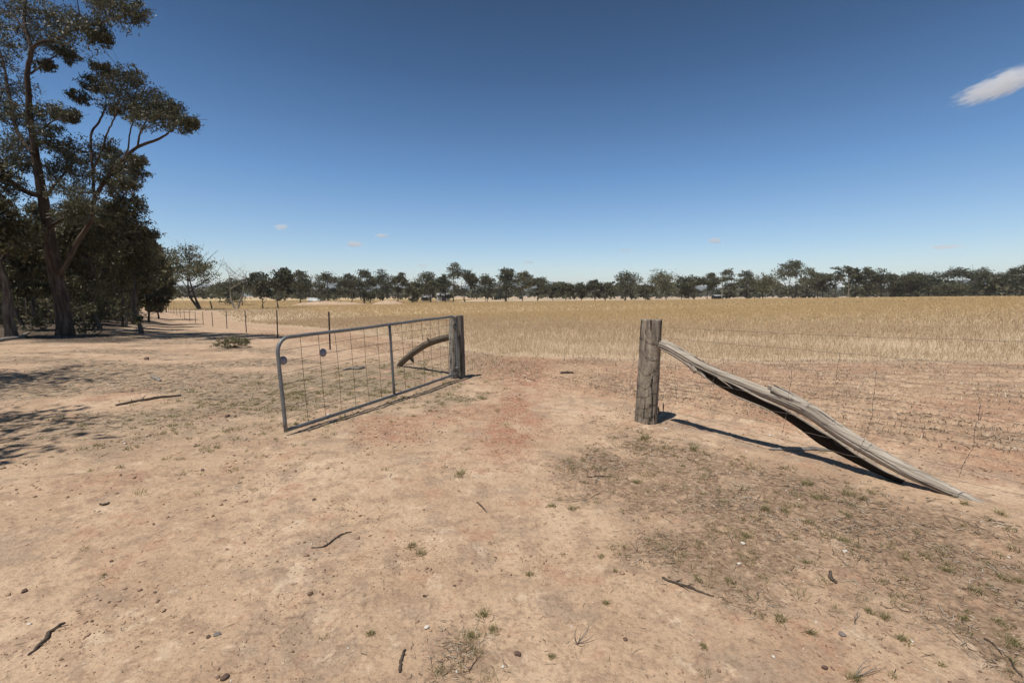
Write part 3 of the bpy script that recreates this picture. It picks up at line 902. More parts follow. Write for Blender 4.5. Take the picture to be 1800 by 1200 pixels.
# the big gum at the left edge, branch by branch
def build_big_gum():
    rng = np.random.default_rng(77)
    Y0 = 18.6
    base = at(115, 583, Y0); bx, by = base[0], base[1]
    bz = gz(bx, by)
    root = empty("gum_tree", (bx, by, bz), "very tall gum tree with red-brown trunk and long arching limb at the wood's edge", "tree", "trees of the wood")
    wood = MB()
    K = Y0 / F
    def P3(pts, dy):
        """photo outline of the limb -> a limb at its own depth; dy = metres nearer/farther along it"""
        d = np.interp(np.linspace(0, 1, len(pts)), np.linspace(0, 1, len(dy)), dy)
        return np.array([at(p[0], p[1], Y0 + q) for p, q in zip(pts, d)])
    def limb(pts, r, dy, seg=10, n=None):
        n = n or len(pts) * 4
        P = smooth_path(P3(pts, dy), n)
        P = P + rng.normal(0, 0.012, P.shape) * np.linspace(0, 1, n)[:, None]
        rr = np.interp(np.linspace(0, 1, n), np.linspace(0, 1, len(r)), r) * K * 0.60
        g = rng.uniform(0, 9)
        wood.tube(P, rr, seg, goff=g, disp=lambda a, l: 0.10 * (vnoise(np.cos(a) * 1.4 + 7 + g, np.full_like(a, l * 1.1) + np.sin(a) * 1.2, 4) - .5) * 2)
        nodes.extend([(p, q) for p, q in zip(P, rr)])
        return P
    nodes = []
    limb([(115, 592), (114, 570), (106, 520), (95, 470), (86, 410), (76, 350), (69, 310), (62, 270), (55, 220), (50, 170), (49, 125), (56, 85)],
         [25, 20, 17.5, 15, 13.5, 12, 10.5, 9, 8, 7, 6, 5], [0, 0.2, 0.0, -0.4])
    limb([(56, 85), (72, 74), (100, 69), (130, 52), (165, 42), (205, 32), (240, 18)], [4, 3.0, 2.2, 1.0], [-.4, -.9, -1.6], 7)
    limb([(56, 85), (46, 52), (42, 22), (50, -20), (62, -65)], [4.5, 3.4, 1.5], [-.4, -.2, .5], 7)
    limb([(46, 60), (25, 30), (0, 15), (-40, -10)], [3.4, 2.4, 1.2], [-.3, .6, 1.4], 7)
    limb([(72, 345), (42, 335), (12, 312), (0, 296), (-28, 268), (-60, 215)], [8, 6, 5, 3.5, 2], [0, -.5, -1.3], 8)
    limb([(62, 272), (40, 250), (28, 225), (19, 182), (10, 130), (-6, 70)], [6, 5, 4, 2], [-.1, .6, 1.2], 8)
    limb([(104, 482), (120, 455), (136, 425), (150, 405), (160, 385), (166, 350), (185, 318), (212, 286), (242, 259), (270, 248), (290, 238), (305, 226)],
         [8, 7.5, 6.5, 5.5, 5, 4, 3, 1.4], [0, .3, 0, -.9, -1.6], 8)
    limb([(166, 350), (163, 300), (160, 238), (174, 215), (184, 190), (188, 160)], [4, 3, 2.4, 1.1], [-.1, .8, 1.5], 7)
    limb([(163, 300), (180, 262), (188, 236), (200, 210), (208, 180), (214, 150)], [3, 2.2, 1.8, 0.8], [.2, .2, .6], 6)
    limb([(242, 259), (246, 235), (256, 214), (262, 190)], [2.6, 2, 1], [-.9, -1.4], 6)
    limb([(212, 286), (225, 262), (228, 236), (236, 200), (240, 160)], [2.4, 1.8, .8], [-.6, -.2], 6)
    limb([(86, 400), (110, 385), (130, 378), (150, 360)], [5, 3, 1.5], [0, -1.2], 6)
    limb([(78, 350), (100, 320), (118, 300), (135, 282)], [5, 3, 1.4], [0, 1.0], 6)
    limb([(58, 240), (75, 226), (95, 212), (125, 205)], [3, 2, .8], [-.2, -1.0], 6)
    limb([(54, 130), (80, 110), (105, 95), (135, 92)], [3, 2, .8], [-.3, .8], 6)
    clumps_px = [(190, 150, 34, 1.3), (215, 163, 36, .6), (250, 168, 34, -.4), (282, 188, 28, -1.2), (312, 212, 24, -1.6), (332, 217, 13, -1.7), (266, 208, 26, -1.4),
                 (140, 172, 15, 1.0), (165, 150, 18, 1.2), (230, 135, 22, .2), (205, 190, 24, .7), (300, 195, 22, -1.4), (178, 120, 18, 1.2), (243, 190, 22, -.6),
                 (170, 272, 40, .6), (134, 282, 28, .9), (198, 266, 26, .2), (112, 262, 26, .8), (232, 303, 20, -.8), (150, 312, 34, .5), (120, 335, 28, -.6),
                 (192, 312, 24, -.3), (222, 322, 16, -.8), (150, 355, 26, -1.1), (100, 300, 24, .8), (205, 290, 20, .1), (240, 285, 14, -.9), (125, 375, 22, -1),
                 (18, 262, 34, .7), (60, 252, 28, .4), (14, 150, 38, 1.1), (48, 200, 22, .3), (95, 196, 22, -.6), (20, 205, 28, .9), (85, 236, 22, -.5),
                 (0, 100, 38, 1.2), (22, 330, 26, -.6), (-20, 250, 40, -1.1), (122, 203, 13, -1), (-10, 180, 34, .8), (40, 290, 22, .2),
                 (28, 62, 36, .6), (62, 30, 36, .1), (102, 26, 32, -.6), (140, 62, 34, -1.0), (165, 45, 22, -1.2), (200, 20, 30, -1.4), (236, 22, 20, -1.6),
                 (92, 72, 26, .2), (18, 20, 38, .9), (-30, 60, 46, 1.2), (120, 95, 18, .7), (78, 115, 14, .2), (175, 68, 14, -1.0), (180, 0, 26, -1.2),
                 (60, -50, 44, .3), (125, -45, 40, -.6), (0, -60, 46, .9), (185, -40, 34, -1.2), (90, -110, 46, 0), (20, -120, 42, .5)]
    cl = []
    npos = np.array([n_[0] for n_ in nodes]); nr = np.array([n_[1] for n_ in nodes])
    for (px, py, rr, dy) in clumps_px:
        c = at(px, py, Y0 + dy + rng.normal(0, .25))
        r_ = rr * K * 1.12
        cl.append((c[0], c[1], c[2], r_, r_ * 0.72))
        d = np.linalg.norm(npos - c, axis=1) + 3.0 * (npos[:, 2] > c[2] + .1) + 1.5 * (nr > 8 * K)
        j = int(np.argmin(d))
        LP = limb_path(npos[j], c, rng, 6, 0.12, 0.06)
        rb = min(nr[j] * 0.6, 1.6 * K)
        wood.tube(LP, np.linspace(rb, rb * .4, 6), 5, cap=False)
        for q in range(7):
            m = LP[rng.integers(2, 6)]
            e_ = np.array(c) + rng.normal(0, .55, 3) * [r_, r_, r_ * .6] + [0, 0, r_ * .15]
            wood.tube(limb_path(m, e_, rng, 5, .1, .07), np.linspace(rb * .4, .006, 5), 4, cap=False)
    wood.build("trunk", M['bark'], root)
    P = clump_points(rng, cl, 40, 28, 0.135)
    V, Q = leaf_quads(rng, P, 0.135, 0.036, 0.7)
    link("crown", np_mesh("crown", V - np.array([bx, by, bz]), [Q]), M['leaf_near'], root)
build_big_gum()

def px_tree(x0, x1, top, Y, label, seed, tx=None, **kw):
    """a tree known by its photo extent, set at its own distance"""
    xc = tx if tx is not None else (x0 + x1) / 2
    X = at(xc, 520, Y)[0]
    z0 = gz(X, Y)
    H = at(xc, top, Y)[2] - z0
    Wd = (x1 - x0) / F * Y
    off = ((x0 + x1) / 2 - xc) / F * Y / Wd
    return gum_tree(kw.pop('name', 'gum_tree'), label, X, Y, H, Wd, seed, offs=off, **kw)

WOOD = dict(leaf='leaf_wood', bark='bark_wood', L=0.20, W=0.060, subs=20, per=15, nclump=34, cr_=.17, umb=.15, flat=.75, seg=8, group="trees of the wood", sig=0.24, r0=0.11)
wood_trees = [
    (-70, 62, 262, 17.0, 13, 'bark_wood', 0.30, 0.42, "grey trunked gum at the photo's left edge, nearest the pale fallen limb", dict(r0=.2)),
    (105, 215, 345, 23.0, 170, 'bark_wood', 0.36, 0.34, "dark straight trunked tree just right of the tall gum", {}),
    (178, 290, 322, 22.0, 243, 'bark_wood', 0.36, 0.30, "slender tree at the wood's right front corner, its crown hanging lowest on the fence side", dict(lean=-0.02)),
    (160, 256, 356, 27.0, 211, 'bark_wood', 0.40, 0.34, "thin dark stemmed tree standing in pair behind the corner tree", dict(stems=2)),
    (28, 132, 352, 27.0, 86, 'bark_wood', 0.44, 0.36, "dark tree half hidden behind the tall gum's trunk", {}),
    (-6, 92, 392, 21.0, 42, 'bark_wood', 0.45, 0.36, "small spindly tree left of the tall gum's trunk", dict(stems=2)),
    (196, 284, 368, 33.0, 231, 'bark_wood', 0.30, 0.16, "bushy tree seen through the gap behind the corner tree", {}),
    (226, 298, 408, 42.0, 258, 'bark_wood', 0.28, 0.12, "low bushy tree where the wood's edge meets the picket fence line", {}),
    (252, 306, 436, 56.0, 276, 'bark_wood', 0.28, 0.12, "rounded tree in the wood's edge, second from its far end", {}),
    (274, 308, 462, 82.0, 290, 'bark_wood', 0.28, 0.15, "farthest tree along the wood's right edge", {}),
    (88, 182, 372, 31.0, 132, 'bark_wood', 0.42, 0.34, "twisted tree deep between the tall gum and dark straight trunk", dict(stems=2)),
    (-110, 16, 330, 25.0, -38, 'bark_wood', 0.4, 0.3, "gum at the extreme left edge with only part of its crown showing", {}),
    (170, 226, 420, 36.0, 196, 'bark_wood', 0.4, 0.2, "spindly tree in the wood's shade behind the dark straight trunk", {}),
    (-10, 70, 358, 33.0, 24, 'bark_wood', 0.4, 0.2, "dense tree in the back of the wood at far left", {}),
]
for i, (x0, x1, top, Y, tx, bark, fk, lw, lab, kw) in enumerate(wood_trees):
    d = dict(WOOD); d.update(kw); d['bark'] = bark
    if Y > 35: d.update(L=0.30, W=0.11, per=34, sig=.23)
    px_tree(x0, x1, top, Y, lab, 300 + i, tx, fork=fk, low=lw, **d)

# slim poles filling the shade between them
rng = np.random.default_rng(66)
for i in range(20):
    px = rng.uniform(-20, 262); Y = rng.uniform(23, 40) + max(0, px - 180) * .12
    px_tree(px - rng.uniform(22, 40), px + rng.uniform(22, 40), rng.uniform(385, 450) + max(0, px - 200) * .5, Y, "slim dark pole of a tree in the shaded stand among bigger trees" if i % 4 else "slim pale pole of a tree in the shaded stand among bigger trees", 700 + i, px,
            fork=.55, low=.42, lean=rng.normal(0, .06), **dict(WOOD, bark='bark_pale' if i % 4 == 0 else 'bark_wood', nclump=14, subs=12, per=26, r0=rng.uniform(.07, .13)))

# two gums just past the left edge of the view: their crowns shade the ground at left
for i, (x, y, H, Wd) in enumerate([(-9.7, 1.3, 10.0, 8.0), (-14.0, 5.0, 12.0, 8.2)]):
    gum_tree("gum_tree", ["gum beyond the left edge casting the nearest dappled shade on the soil", "gum beyond the left edge casting the farther dappled shade on the soil"][i],
             x, y, H, Wd, 880 + i, leaf='leaf_wood', bark='bark_wood', L=0.26, W=0.09, subs=12, per=24, nclump=19, seg=7, low=0.55, fork=0.45, flat=0.5, group="trees of the wood")

def build_woodland_mass():
    rng = np.random.default_rng(41)
    cl = []
    for i in range(1150):
        r = rng.uniform(50, 112); a = math.radians(rng.uniform(-64, -37.6))
        x, y = math.sin(a) * r, math.cos(a) * r
        if d_fence(x, y) > -2.4 - 0.008 * r - 2.5 * (r < 44): continue
        H = rng.uniform(5, 10); z0 = float(terrain(x, y))
        rx = rng.uniform(1.2, 2.6)
        cl.append((x, y, z0 + rng.uniform(.05, .9) * H, rx, rx * .8))
    P = clump_points(rng, cl, 10, 20, .24)
    P = P[P[:, 2] > terrain(P[:, 0], P[:, 1])]
    V, Q = leaf_quads(rng, P, 0.40, 0.17)
    tag(link("deep_woodland", np_mesh("deep_woodland", V, [Q]), M['leaf_wood']), "deep shady woodland behind the front trees at left", "woodland", kind='stuff')
    # knee-high scrub on the woodland floor
    cl = []
    for i in range(620):
        r = rng.uniform(25, 70)
        if r < 42 and rng.random() < .72: continue
        a = math.radians(rng.uniform(-54, -38))
        x, y = math.sin(a) * r, math.cos(a) * r
        if d_fence(x, y) > -2.6 - 0.02 * r or y < 19.5: continue
        z0 = float(terrain(x, y)); rx = rng.uniform(.3, .8) * (r / 34)
        cl.append((x, y, z0 + rng.uniform(.15, 1.5) * (r / 34), rx, rx * .9))
    P = clump_points(rng, cl, 8, 16, .25)
    V, Q = leaf_quads(rng, P, 0.18, 0.07)
    tag(link("scrub", np_mesh("scrub", V, [Q]), M['leaf_wood']), "sparse leafy scrub on the shaded woodland floor", "scrub", kind='stuff')
build_woodland_mass()

# ------------------------------------------------------------------ the tree line beyond the paddock
D, N_, O_ = 'leaf_far_dark', 'leaf_far', 'leaf_far_olive'
FT = dict(group="trees beyond the paddock")
far_trees = [  # x0, x1, top, distance, trunk x, leaf, options, label
    (294, 376, 428, 100, 353, O_, dict(nclump=30, low=.20, fork=.24, dead=12, stems=2, cr_=.16, L=.40, W=.22, subs=12, per=17, umb=.25, r0=.55), "broad olive gum with bare grey branches in its right half, beyond the picket fence"),
    (398, 446, 462, 108, 414, N_, dict(bark='bark_pale', bare=True, dead=11, nclump=4, low=.55, fork=.36, stems=2, r0=.42, lean=.04), "bare dead tree with pale forked branches, right of the broad olive gum"),
    (434, 488, 476, 112, 461, D, dict(nclump=18, low=.12, fork=.2, dead=2), "dense dark tree with dead twigs poking out of its top, right of the bare tree"),
    (478, 518, 472, 116, 488, D, dict(lean=.06, low=.25, bark='bark_pale'), "leaning dark tree with pale trunk, touching the dense dark one"),
    (384, 436, 488, 150, 425, N_, dict(low=.1), "low grey-green tree behind the bare dead tree"),
    (512, 548, 474, 160, 528, N_, dict(low=.12), "tree left of the white roof, with open top showing sky"),
    (553, 600, 477, 165, 577, N_, dict(low=.15), "rounded tree standing directly behind the white roof"),
    (594, 630, 480, 168, 618, N_, dict(low=.2, bark='bark_pale', fork=.5), "tree with curving pale trunk behind the long dirt mound's left half"),
    (622, 660, 473, 170, 640, N_, dict(low=.1), "tall tree behind the right end of the long dirt mound"),
    (652, 696, 475, 168, 672, D, dict(low=.1, nclump=20), "broad dark tree right behind the small dirt mound"),
    (688, 720, 478, 172, 700, N_, dict(low=.1), "tree with one flat tuft above its crown, right of the small dirt mound"),
    (716, 748, 494, 176, 733, O_, dict(low=.08), "low light green bushy tree left of the grey shed"),
    (730, 772, 475, 178, 757, N_, dict(low=.15), "open crowned tree above the grey shed"),
    (764, 798, 481, 180, 783, D, dict(low=.12), "dark tree in front of the white shed"),
    (786, 815, 462, 182, 797, O_, dict(low=.55, fork=.5, bark='bark_pale', nclump=9, cr_=.24), "tallest slim tree with high tuft and pale trunk, above the gate post"),
    (806, 838, 474, 180, 818, D, dict(low=.1, stems=2), "two stemmed dark tree just right of the tallest slim tree"),
    (838, 874, 482, 182, 855, D, dict(low=.3, stems=2, nclump=16, cr_=.2), "neat rounded tree on two trunks, standing clear over the open gateway"),
    (875, 908, 469, 182, 889, D, dict(low=.2, r0=.55, fork=.3), "dark tree on thick single trunk with ragged top, over the gateway"),
    (905, 938, 476, 184, 918, O_, dict(low=.4, fork=.4, bark='bark_pale'), "airy tree with pale trunk, right of the ragged dark tree"),
    (933, 966, 487, 184, 945, N_, dict(low=.3), "rounded airy tree left of the low even row of trees"),
    (962, 986, 498, 186, 972, N_, dict(low=.2), "smallest tree at the left end of the low even row"),
    (980, 1012, 495, 186, 995, N_, dict(low=.15), "second tree of the low even row"),
    (1006, 1034, 497, 187, 1022, D, dict(low=.15), "third tree of the low even row, darker than its neighbours"),
    (1030, 1060, 490, 187, 1046, D, dict(low=.12), "tallest tree of the low even row"),
    (1054, 1080, 496, 188, 1064, N_, dict(low=.12), "last tree of the low even row, beside the broad rounded gum"),
    (1073, 1128, 477, 186, 1099, N_, dict(low=.18, nclump=20, fork=.3, r0=.5), "broad rounded gum on dark trunk, just left above the strainer post"),
    (1122, 1150, 499, 190, 1135, N_, dict(low=.12), "low shrubby tree directly above the strainer post"),
    (1138, 1196, 472, 188, 1171, O_, dict(low=.2, nclump=20), "large domed olive gum just right above the strainer post"),
    (1186, 1216, 484, 190, 1198, N_, dict(low=.15), "tree tucked against the right side of the domed olive gum"),
    (1200, 1238, 483, 191, 1219, N_, dict(low=.1), "dense tree midway between the domed gum and the sparse tufted tree"),
    (1232, 1264, 480, 188, 1243, N_, dict(low=.3, fork=.4), "flat topped tree on slim dark trunk left of the sparse tufted tree"),
    (1258, 1294, 471, 186, 1269, N_, dict(low=.35, fork=.5, nclump=9, bark='bark_pale'), "sparse tree of separate tufts with sky showing through, by the dark shed"),
    (1294, 1326, 475, 190, 1312, N_, dict(low=.2, nclump=12), "open topped tree right of the dark shed"),
    (1318, 1368, 478, 190, 1341, O_, dict(low=.15, nclump=20), "wide rounded tree left of the biggest gum"),
    (1360, 1428, 456, 188, 1397, N_, dict(low=.28, nclump=26, stems=3, fork=.3, bark='bark_far', cr_=.14), "biggest gum of the far tree line with high domed crown on several trunks"),
    (1422, 1452, 480, 192, 1437, N_, dict(low=.12), "lower tree against the right side of the biggest gum"),
    (1434, 1460, 481, 196, 1446, O_, dict(low=.1), "olive tree second to the right of the biggest gum"),
    (1452, 1482, 468, 192, 1466, N_, dict(low=.3, nclump=12), "tall open tree left of the pale forked trunk"),
    (1474, 1498, 467, 190, 1490, N_, dict(low=.45, fork=.45, bark='bark_pale', nclump=10), "tree with tall pale forked trunk among dark trees"),
    (1490, 1514, 471, 194, 1503, D, dict(low=.15), "dark narrow tree right of the pale forked trunk"),
    (1510, 1538, 469, 194, 1522, N_, dict(low=.2), "open flat topped tree, second right of the pale forked trunk"),
    (1532, 1568, 471, 192, 1548, D, dict(low=.1, nclump=20), "tall dark tree left of the small gap in the tree tops"),
    (1558, 1584, 481, 196, 1571, N_, dict(low=.1), "lower tree filling the dip in the tree tops"),
    (1580, 1624, 477, 192, 1600, N_, dict(low=.12, nclump=20), "left half of the wide rounded pair of trees"),
    (1604, 1658, 477, 190, 1632, D, dict(low=.1, nclump=22), "darker right half of the wide rounded pair of trees"),
    (1655, 1706, 467, 190, 1690, D, dict(low=.15, nclump=20), "tall dark tree with one branch reaching out flat to the left"),
    (1648, 1694, 494, 180, 1672, N_, dict(low=.06, fork=.12), "low grey rounded tree in front of the tall dark one with flat branch"),
    (1703, 1738, 470, 188, 1718, N_, dict(low=.12, nclump=18), "smooth domed tree, tallest near the right end"),
    (1734, 1768, 479, 190, 1750, N_, dict(low=.3, nclump=12), "airy tree with a light gap beneath its crown near the right end"),
    (1764, 1796, 470, 192, 1784, D, dict(low=.1), "dark tree next to last at the right end"),
    (1788, 1850, 456, 178, 1822, D, dict(low=.1, nclump=20), "dark tree cut by the photo's right edge"),
]
for i, (x0, x1, top, Y, tx, leaf, kw, lab) in enumerate(far_trees):
    d = dict(L=0.60, W=0.34, subs=11, per=15, nclump=20, cr_=.205, sig=.24, umb=.5, flat=.58, group="trees beyond the paddock"); d.update(kw)
    wx = (x1 - x0) * .10
    d['low'] = d.get('low', .35) + .06
    px_tree(x0 - wx, x1 + wx, top, Y, lab, 500 + i, tx, leaf=leaf, **d)

# ------------------------------------------------------------------ farm buildings and dirt mounds far off
def shed(name, label, px, Y, w, dpt, h, rise, wallc, roofc, rz=0.3, door=True):
    X = at(px, 520, Y)[0]; z0 = gz(X, Y)
    root = empty(name, (X, Y, z0), label, "shed")
    root.rotation_euler = (0, 0, 0)
    ca, sa = math.cos(rz), math.sin(rz)
    def T(V): 
        V = np.asarray(V, float)
        return np.stack([X + V[:, 0] * ca - V[:, 1] * sa, Y + V[:, 0] * sa + V[:, 1] * ca, z0 + V[:, 2]], 1)
    a, b = w / 2, dpt / 2
    wb = MB()
    wb.add(T([(-a, -b, -.2), (a, -b, -.2), (a, b, -.2), (-a, b, -.2), (-a, -b, h), (a, -b, h), (a, b, h), (-a, b, h), (-a, 0, h + rise * .97), (a, 0, h + rise * .97)]),
           [(0, 1, 5, 4), (2, 3, 7, 6)], [(1, 2, 6), (1, 6, 5), (5, 6, 9), (3, 0, 4), (3, 4, 7), (7, 4, 8)])
    wb.build("wall", mat_plain(name + "_wall", wallc, 0.7, .12, 1), root, False)
    rb = MB()
    e = .35
    for s in (-1, 1):
        V = [(-a - e, s * (b + e), h - rise * e / b), (a + e, s * (b + e), h - rise * e / b), (a + e, 0, h + rise), (-a - e, 0, h + rise)]
        V += [(x, y, z + .08) for x, y, z in V]
        rb.add(T(V), [(0, 1, 2, 3), (4, 7, 6, 5), (0, 4, 5, 1), (1, 5, 6, 2), (2, 6, 7, 3), (3, 7, 4, 0)])
    rb.build("roof", mat_metal(name + "_roof", roofc, .5, .1, .1), root, False)
    if door:
        db = MB()
        db.add(T([(x, y, z) for x in (-a * .35, a * .15) for y in (-b - .06, -b - .01) for z in (0, h * .8)]), [(0, 1, 3, 2), (4, 6, 7, 5), (0, 4, 5, 1), (2, 3, 7, 6), (0, 2, 6, 4), (1, 5, 7, 3)])
        db.build("door", mat_plain(name + "_door", (.06, .06, .07), .6, .1, 1), root, False)
shed("farm_shed", "small white shed behind the dark trees, left above the gate post", 779, 205, 5.2, 5, 2.7, 1.1, (.40, .39, .37), (.48, .47, .45))
shed("farm_shed", "grey shed half hidden by trees left of the white shed", 749, 215, 4.4, 5, 2.2, 1.0, (.19, .18, .17), (.25, .24, .23))
shed("farm_shed", "low white roofed building among trees beyond the long dirt mound", 556, 186, 5, 5, 1.2, 1.1, (.30, .29, .27), (.50, .49, .46), 0.1)
shed("farm_shed", "dark open shed with pale roof beneath the sparse tufted tree", 1261, 232, 4.2, 4, 1.7, .5, (.05, .05, .05), (.30, .30, .30), 0.05)

def mound(label, x0, x1, Y, hgt):
    X0, X1 = at(x0, 520, Y)[0], at(x1, 520, Y)[0]
    n, m = 60, 14
    u, v = np.meshgrid(np.linspace(-1, 1, n), np.linspace(-1, 1, m))
    X = (X0 + X1) / 2 + u * (X1 - X0) / 2; Yy = Y + v * 5
    prof = np.clip((1 - np.abs(u) ** 2.4) * (1 - v ** 2), 0, 1)
    Z = terrain(X, Yy) - .15 + hgt * prof * (.55 + .7 * fbm(X * .25, Yy * .25, 3, 4)) 
    k = np.arange((m - 1) * n).reshape(m - 1, n)[:, :-1]
    q = np.stack([k, k + 1, k + n + 1, k + n], -1).reshape(-1, 4)
    o = link("dirt_mound", np_mesh("dirt_mound", np.stack([X, Yy, Z], -1).reshape(-1, 3), [q], None, True), M['mound'])
    tag(o, label, "dirt mound", "dirt mounds beyond the crop")
M['mound'] = mat_plain("mound_soil", (.42, .30, .20), .95, .25, .6)
mound("long low dirt mound at the far edge of the crop, above the gate's middle", 505, 652, 150, 1.5)
mound("small steep dirt mound right of the long one", 652, 712, 150, 1.5)

# ------------------------------------------------------------------ gate posts
def post_disp(seed, n_groove=9, amp=0.10):
    def f(a, l):
        g = fbm(np.cos(a) * 2.6 + 5, np.sin(a) * 2.6 + l * 1.6, seed, 5) - .5
        c = np.abs(fbm(np.cos(a) * 5 + 3, np.sin(a) * 5 + l * 0.25, seed + 3, 3) - .5)
        sq = 0.06 * np.cos(4 * (a - .3))
        return g * amp * 2 - np.clip(0.06 - c, 0, 1) * 2.2 * amp * 8 * .5 + sq
    return f

def upright(mb, base, top, r0, r1, seed, seg=96, n=120, **kw):
    P = np.linspace(base, top, n)
    r = np.linspace(r0, r1, n)
    r[-1] *= .975
    mb.tube(P, r, seg, disp=post_disp(seed, **kw))

pz = gz(*POST)
post_base = np.array([POST[0], POST[1], pz])
post_top = np.array([POST[0] + .045, POST[1] + .01, 0]); post_top[2] = at(1150, 561, POST[1])[2]
sp = empty("strainer_post", (POST[0], POST[1], pz), "thick weathered wooden post with the long log leaning on it", "post", "gateway posts")
mb = MB()
upright(mb, post_base - [0, 0, .25], post_top, .145, .135, 5)
mb.build("post_body", M['post'], sp, False)
# the rotten hollow near its foot and a knot hole, dark lumps standing just proud, coloured as the shade inside
mb = MB()
for (px, py, rx, rz) in [(1158, 722, .013, .060), (1150, 733, .009, .045), (1143, 712, .018, .022), (1166, 715, .007, .07)]:
    c = at(px, py, POST[1] - .128)
    V0, T0 = ico()
    mb = MB()
    mb.add(V0 * [rx, .022, rz] * (1 + np.random.default_rng(int(px)).normal(0, .22, (12, 1))) + c, None, T0)
    mb.build("rot_hollow", M['rot_shade'], sp)
for k, (py, tilt) in enumerate([(592, .02), (620, -.03), (643, .03), (668, .02), (686, .03), (706, .05), (722, .03)]):
    c = at(1146, py, POST[1])
    a = np.linspace(0, 2 * np.pi, 40)
    rr = .150 + .006 * np.sin(3 * a + k)
    f = (c[2] - pz) / 1.33
    P = np.stack([POST[0] + .045 * f + np.cos(a) * rr, POST[1] + np.sin(a) * rr, c[2] + tilt * np.cos(a) + .012 * np.sin(2 * a + k)], 1)
    w = MB(); w.tube(P, .0022, 5, cap=False)
    w.build("tie_wire", M['wire'], sp)

# stay log leaning on the strainer post
def fence_plane(px, py, off=0.0):
    """point of the vertical plane through the right fence on a sight line"""
    d = ray(px, py)
    end = gp(1742, 887)
    a = POST + FN * off
    t = end - POST; t = t / np.linalg.norm(t)
    nrm = np.array([-t[1], t[0]])
    s = (a @ nrm) / (d[:2] @ nrm)
    return np.array([0, 0, EYE]) + d * s
log_px = [(1162, 605), (1180, 613), (1205, 628), (1240, 647), (1290, 668), (1345, 690), (1390, 707), (1425, 723), (1455, 744), (1500, 774), (1550, 803), (1600, 830), (1650, 853), (1700, 873), (1750, 889)]
log_th = [18, 20, 21, 18, 18, 20, 24, 26, 25, 25, 25, 24, 22, 18, 11]
LP = np.array([fence_plane(*p, off=-.02) for p in log_px])
Yd = LP[:, 1]
LR = np.array(log_th) / 2 * Yd / F
n = 150
LP[-1, 2] -= .035; LP[-2, 2] -= .012
LPs = smooth_path(LP, n); LRs = np.interp(np.linspace(0, 1, n), np.linspace(0, 1, len(LR)), LR)
stay = empty("stay_log", LPs[-1] * [1, 1, 0] + [0, 0, gz(LPs[-1][0], LPs[-1][1])], "long silver-grey split log leaning from the thick post down to the ground", "log")
mb = MB()
def log_disp(a, l):
    g = fbm(np.cos(a) * 2 + 9, np.sin(a) * 2 + l * .5, 71, 4) - .5
    c = np.abs(fbm(np.cos(a) * 4 + 1, np.sin(a) * 4 + l * .12, 75, 3) - .5)
    gr = 0
    for a0, dr, wd, dp in ((.4, .5, .07, .30), (2.0, -.35, .06, .34), (3.3, .3, .08, .30), (4.6, .25, .06, .32), (5.5, -.3, .07, .28)):
        da = (a - a0 - dr * math.sin(l * 1.1 + a0 * 3) - .12 * math.sin(l * 6 + a0) + np.pi) % (2 * np.pi) - np.pi
        gr = gr + dp * np.exp(-(da / wd) ** 2) * (.35 + .65 * math.sin(l * 1.7 + a0 * 5) ** 2)
    return g * .26 - np.clip(.05 - c, 0, 1) * 2.0 - gr * .55
mb.tube(LPs, LRs, 120, disp=log_disp)
mb.build("log_body", M['log'], stay)
# the split half-log under it: its underside, coloured near black, faces the camera, its upper edge catches the sun
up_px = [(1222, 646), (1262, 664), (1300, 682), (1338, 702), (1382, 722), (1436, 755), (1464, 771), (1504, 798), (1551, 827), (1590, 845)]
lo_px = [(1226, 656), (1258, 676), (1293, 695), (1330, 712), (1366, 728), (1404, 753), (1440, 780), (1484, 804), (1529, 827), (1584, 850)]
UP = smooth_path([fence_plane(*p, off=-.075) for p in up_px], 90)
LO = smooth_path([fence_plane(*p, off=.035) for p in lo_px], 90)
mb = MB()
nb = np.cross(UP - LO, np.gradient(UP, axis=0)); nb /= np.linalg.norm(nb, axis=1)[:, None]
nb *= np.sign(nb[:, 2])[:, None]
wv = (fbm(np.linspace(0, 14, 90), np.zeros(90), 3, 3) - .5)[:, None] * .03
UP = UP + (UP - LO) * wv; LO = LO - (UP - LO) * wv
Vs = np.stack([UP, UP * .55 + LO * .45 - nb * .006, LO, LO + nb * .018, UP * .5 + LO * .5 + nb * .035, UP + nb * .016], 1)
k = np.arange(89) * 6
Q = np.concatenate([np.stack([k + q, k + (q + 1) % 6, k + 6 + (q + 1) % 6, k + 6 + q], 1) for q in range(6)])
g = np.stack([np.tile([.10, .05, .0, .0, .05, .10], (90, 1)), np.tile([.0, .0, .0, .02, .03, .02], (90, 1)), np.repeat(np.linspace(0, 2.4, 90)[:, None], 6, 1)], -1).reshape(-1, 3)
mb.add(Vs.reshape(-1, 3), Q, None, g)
mb.build("split_half", M['black_wood'], stay, False)
mb = MB()
mb.tube(UP + nb * .010, np.interp(np.linspace(0, 1, 90), [0, .1, .3, .8, 1], [.003, .008, .012, .013, .004]), 8, disp=lambda a, l: .5 * (vnoise(np.cos(a) * 2, np.full_like(a, l * 12), 3) - .5))
mb.build("split_rim", M['log'], stay)
for sp_px, r_ in [([(1161, 613), (1180, 622), (1205, 638), (1235, 660), (1266, 682)], .008), ([(1284, 692), (1310, 703), (1340, 715), (1362, 726)], .007), ([(1262, 664), (1275, 673), (1288, 683)], .006)]:
    mb = MB()
    mb.tube(smooth_path([fence_plane(*p, off=-.13) for p in sp_px], 40), np.interp(np.linspace(0, 1, 40), [0, .3, 1], [r_ * .6, r_, r_ * .35]), 8, disp=lambda a, l: .35 * (vnoise(np.cos(a) * 2, np.full_like(a, l * 9), 3) - .5))
    mb.build("splinter", M['log'], stay)
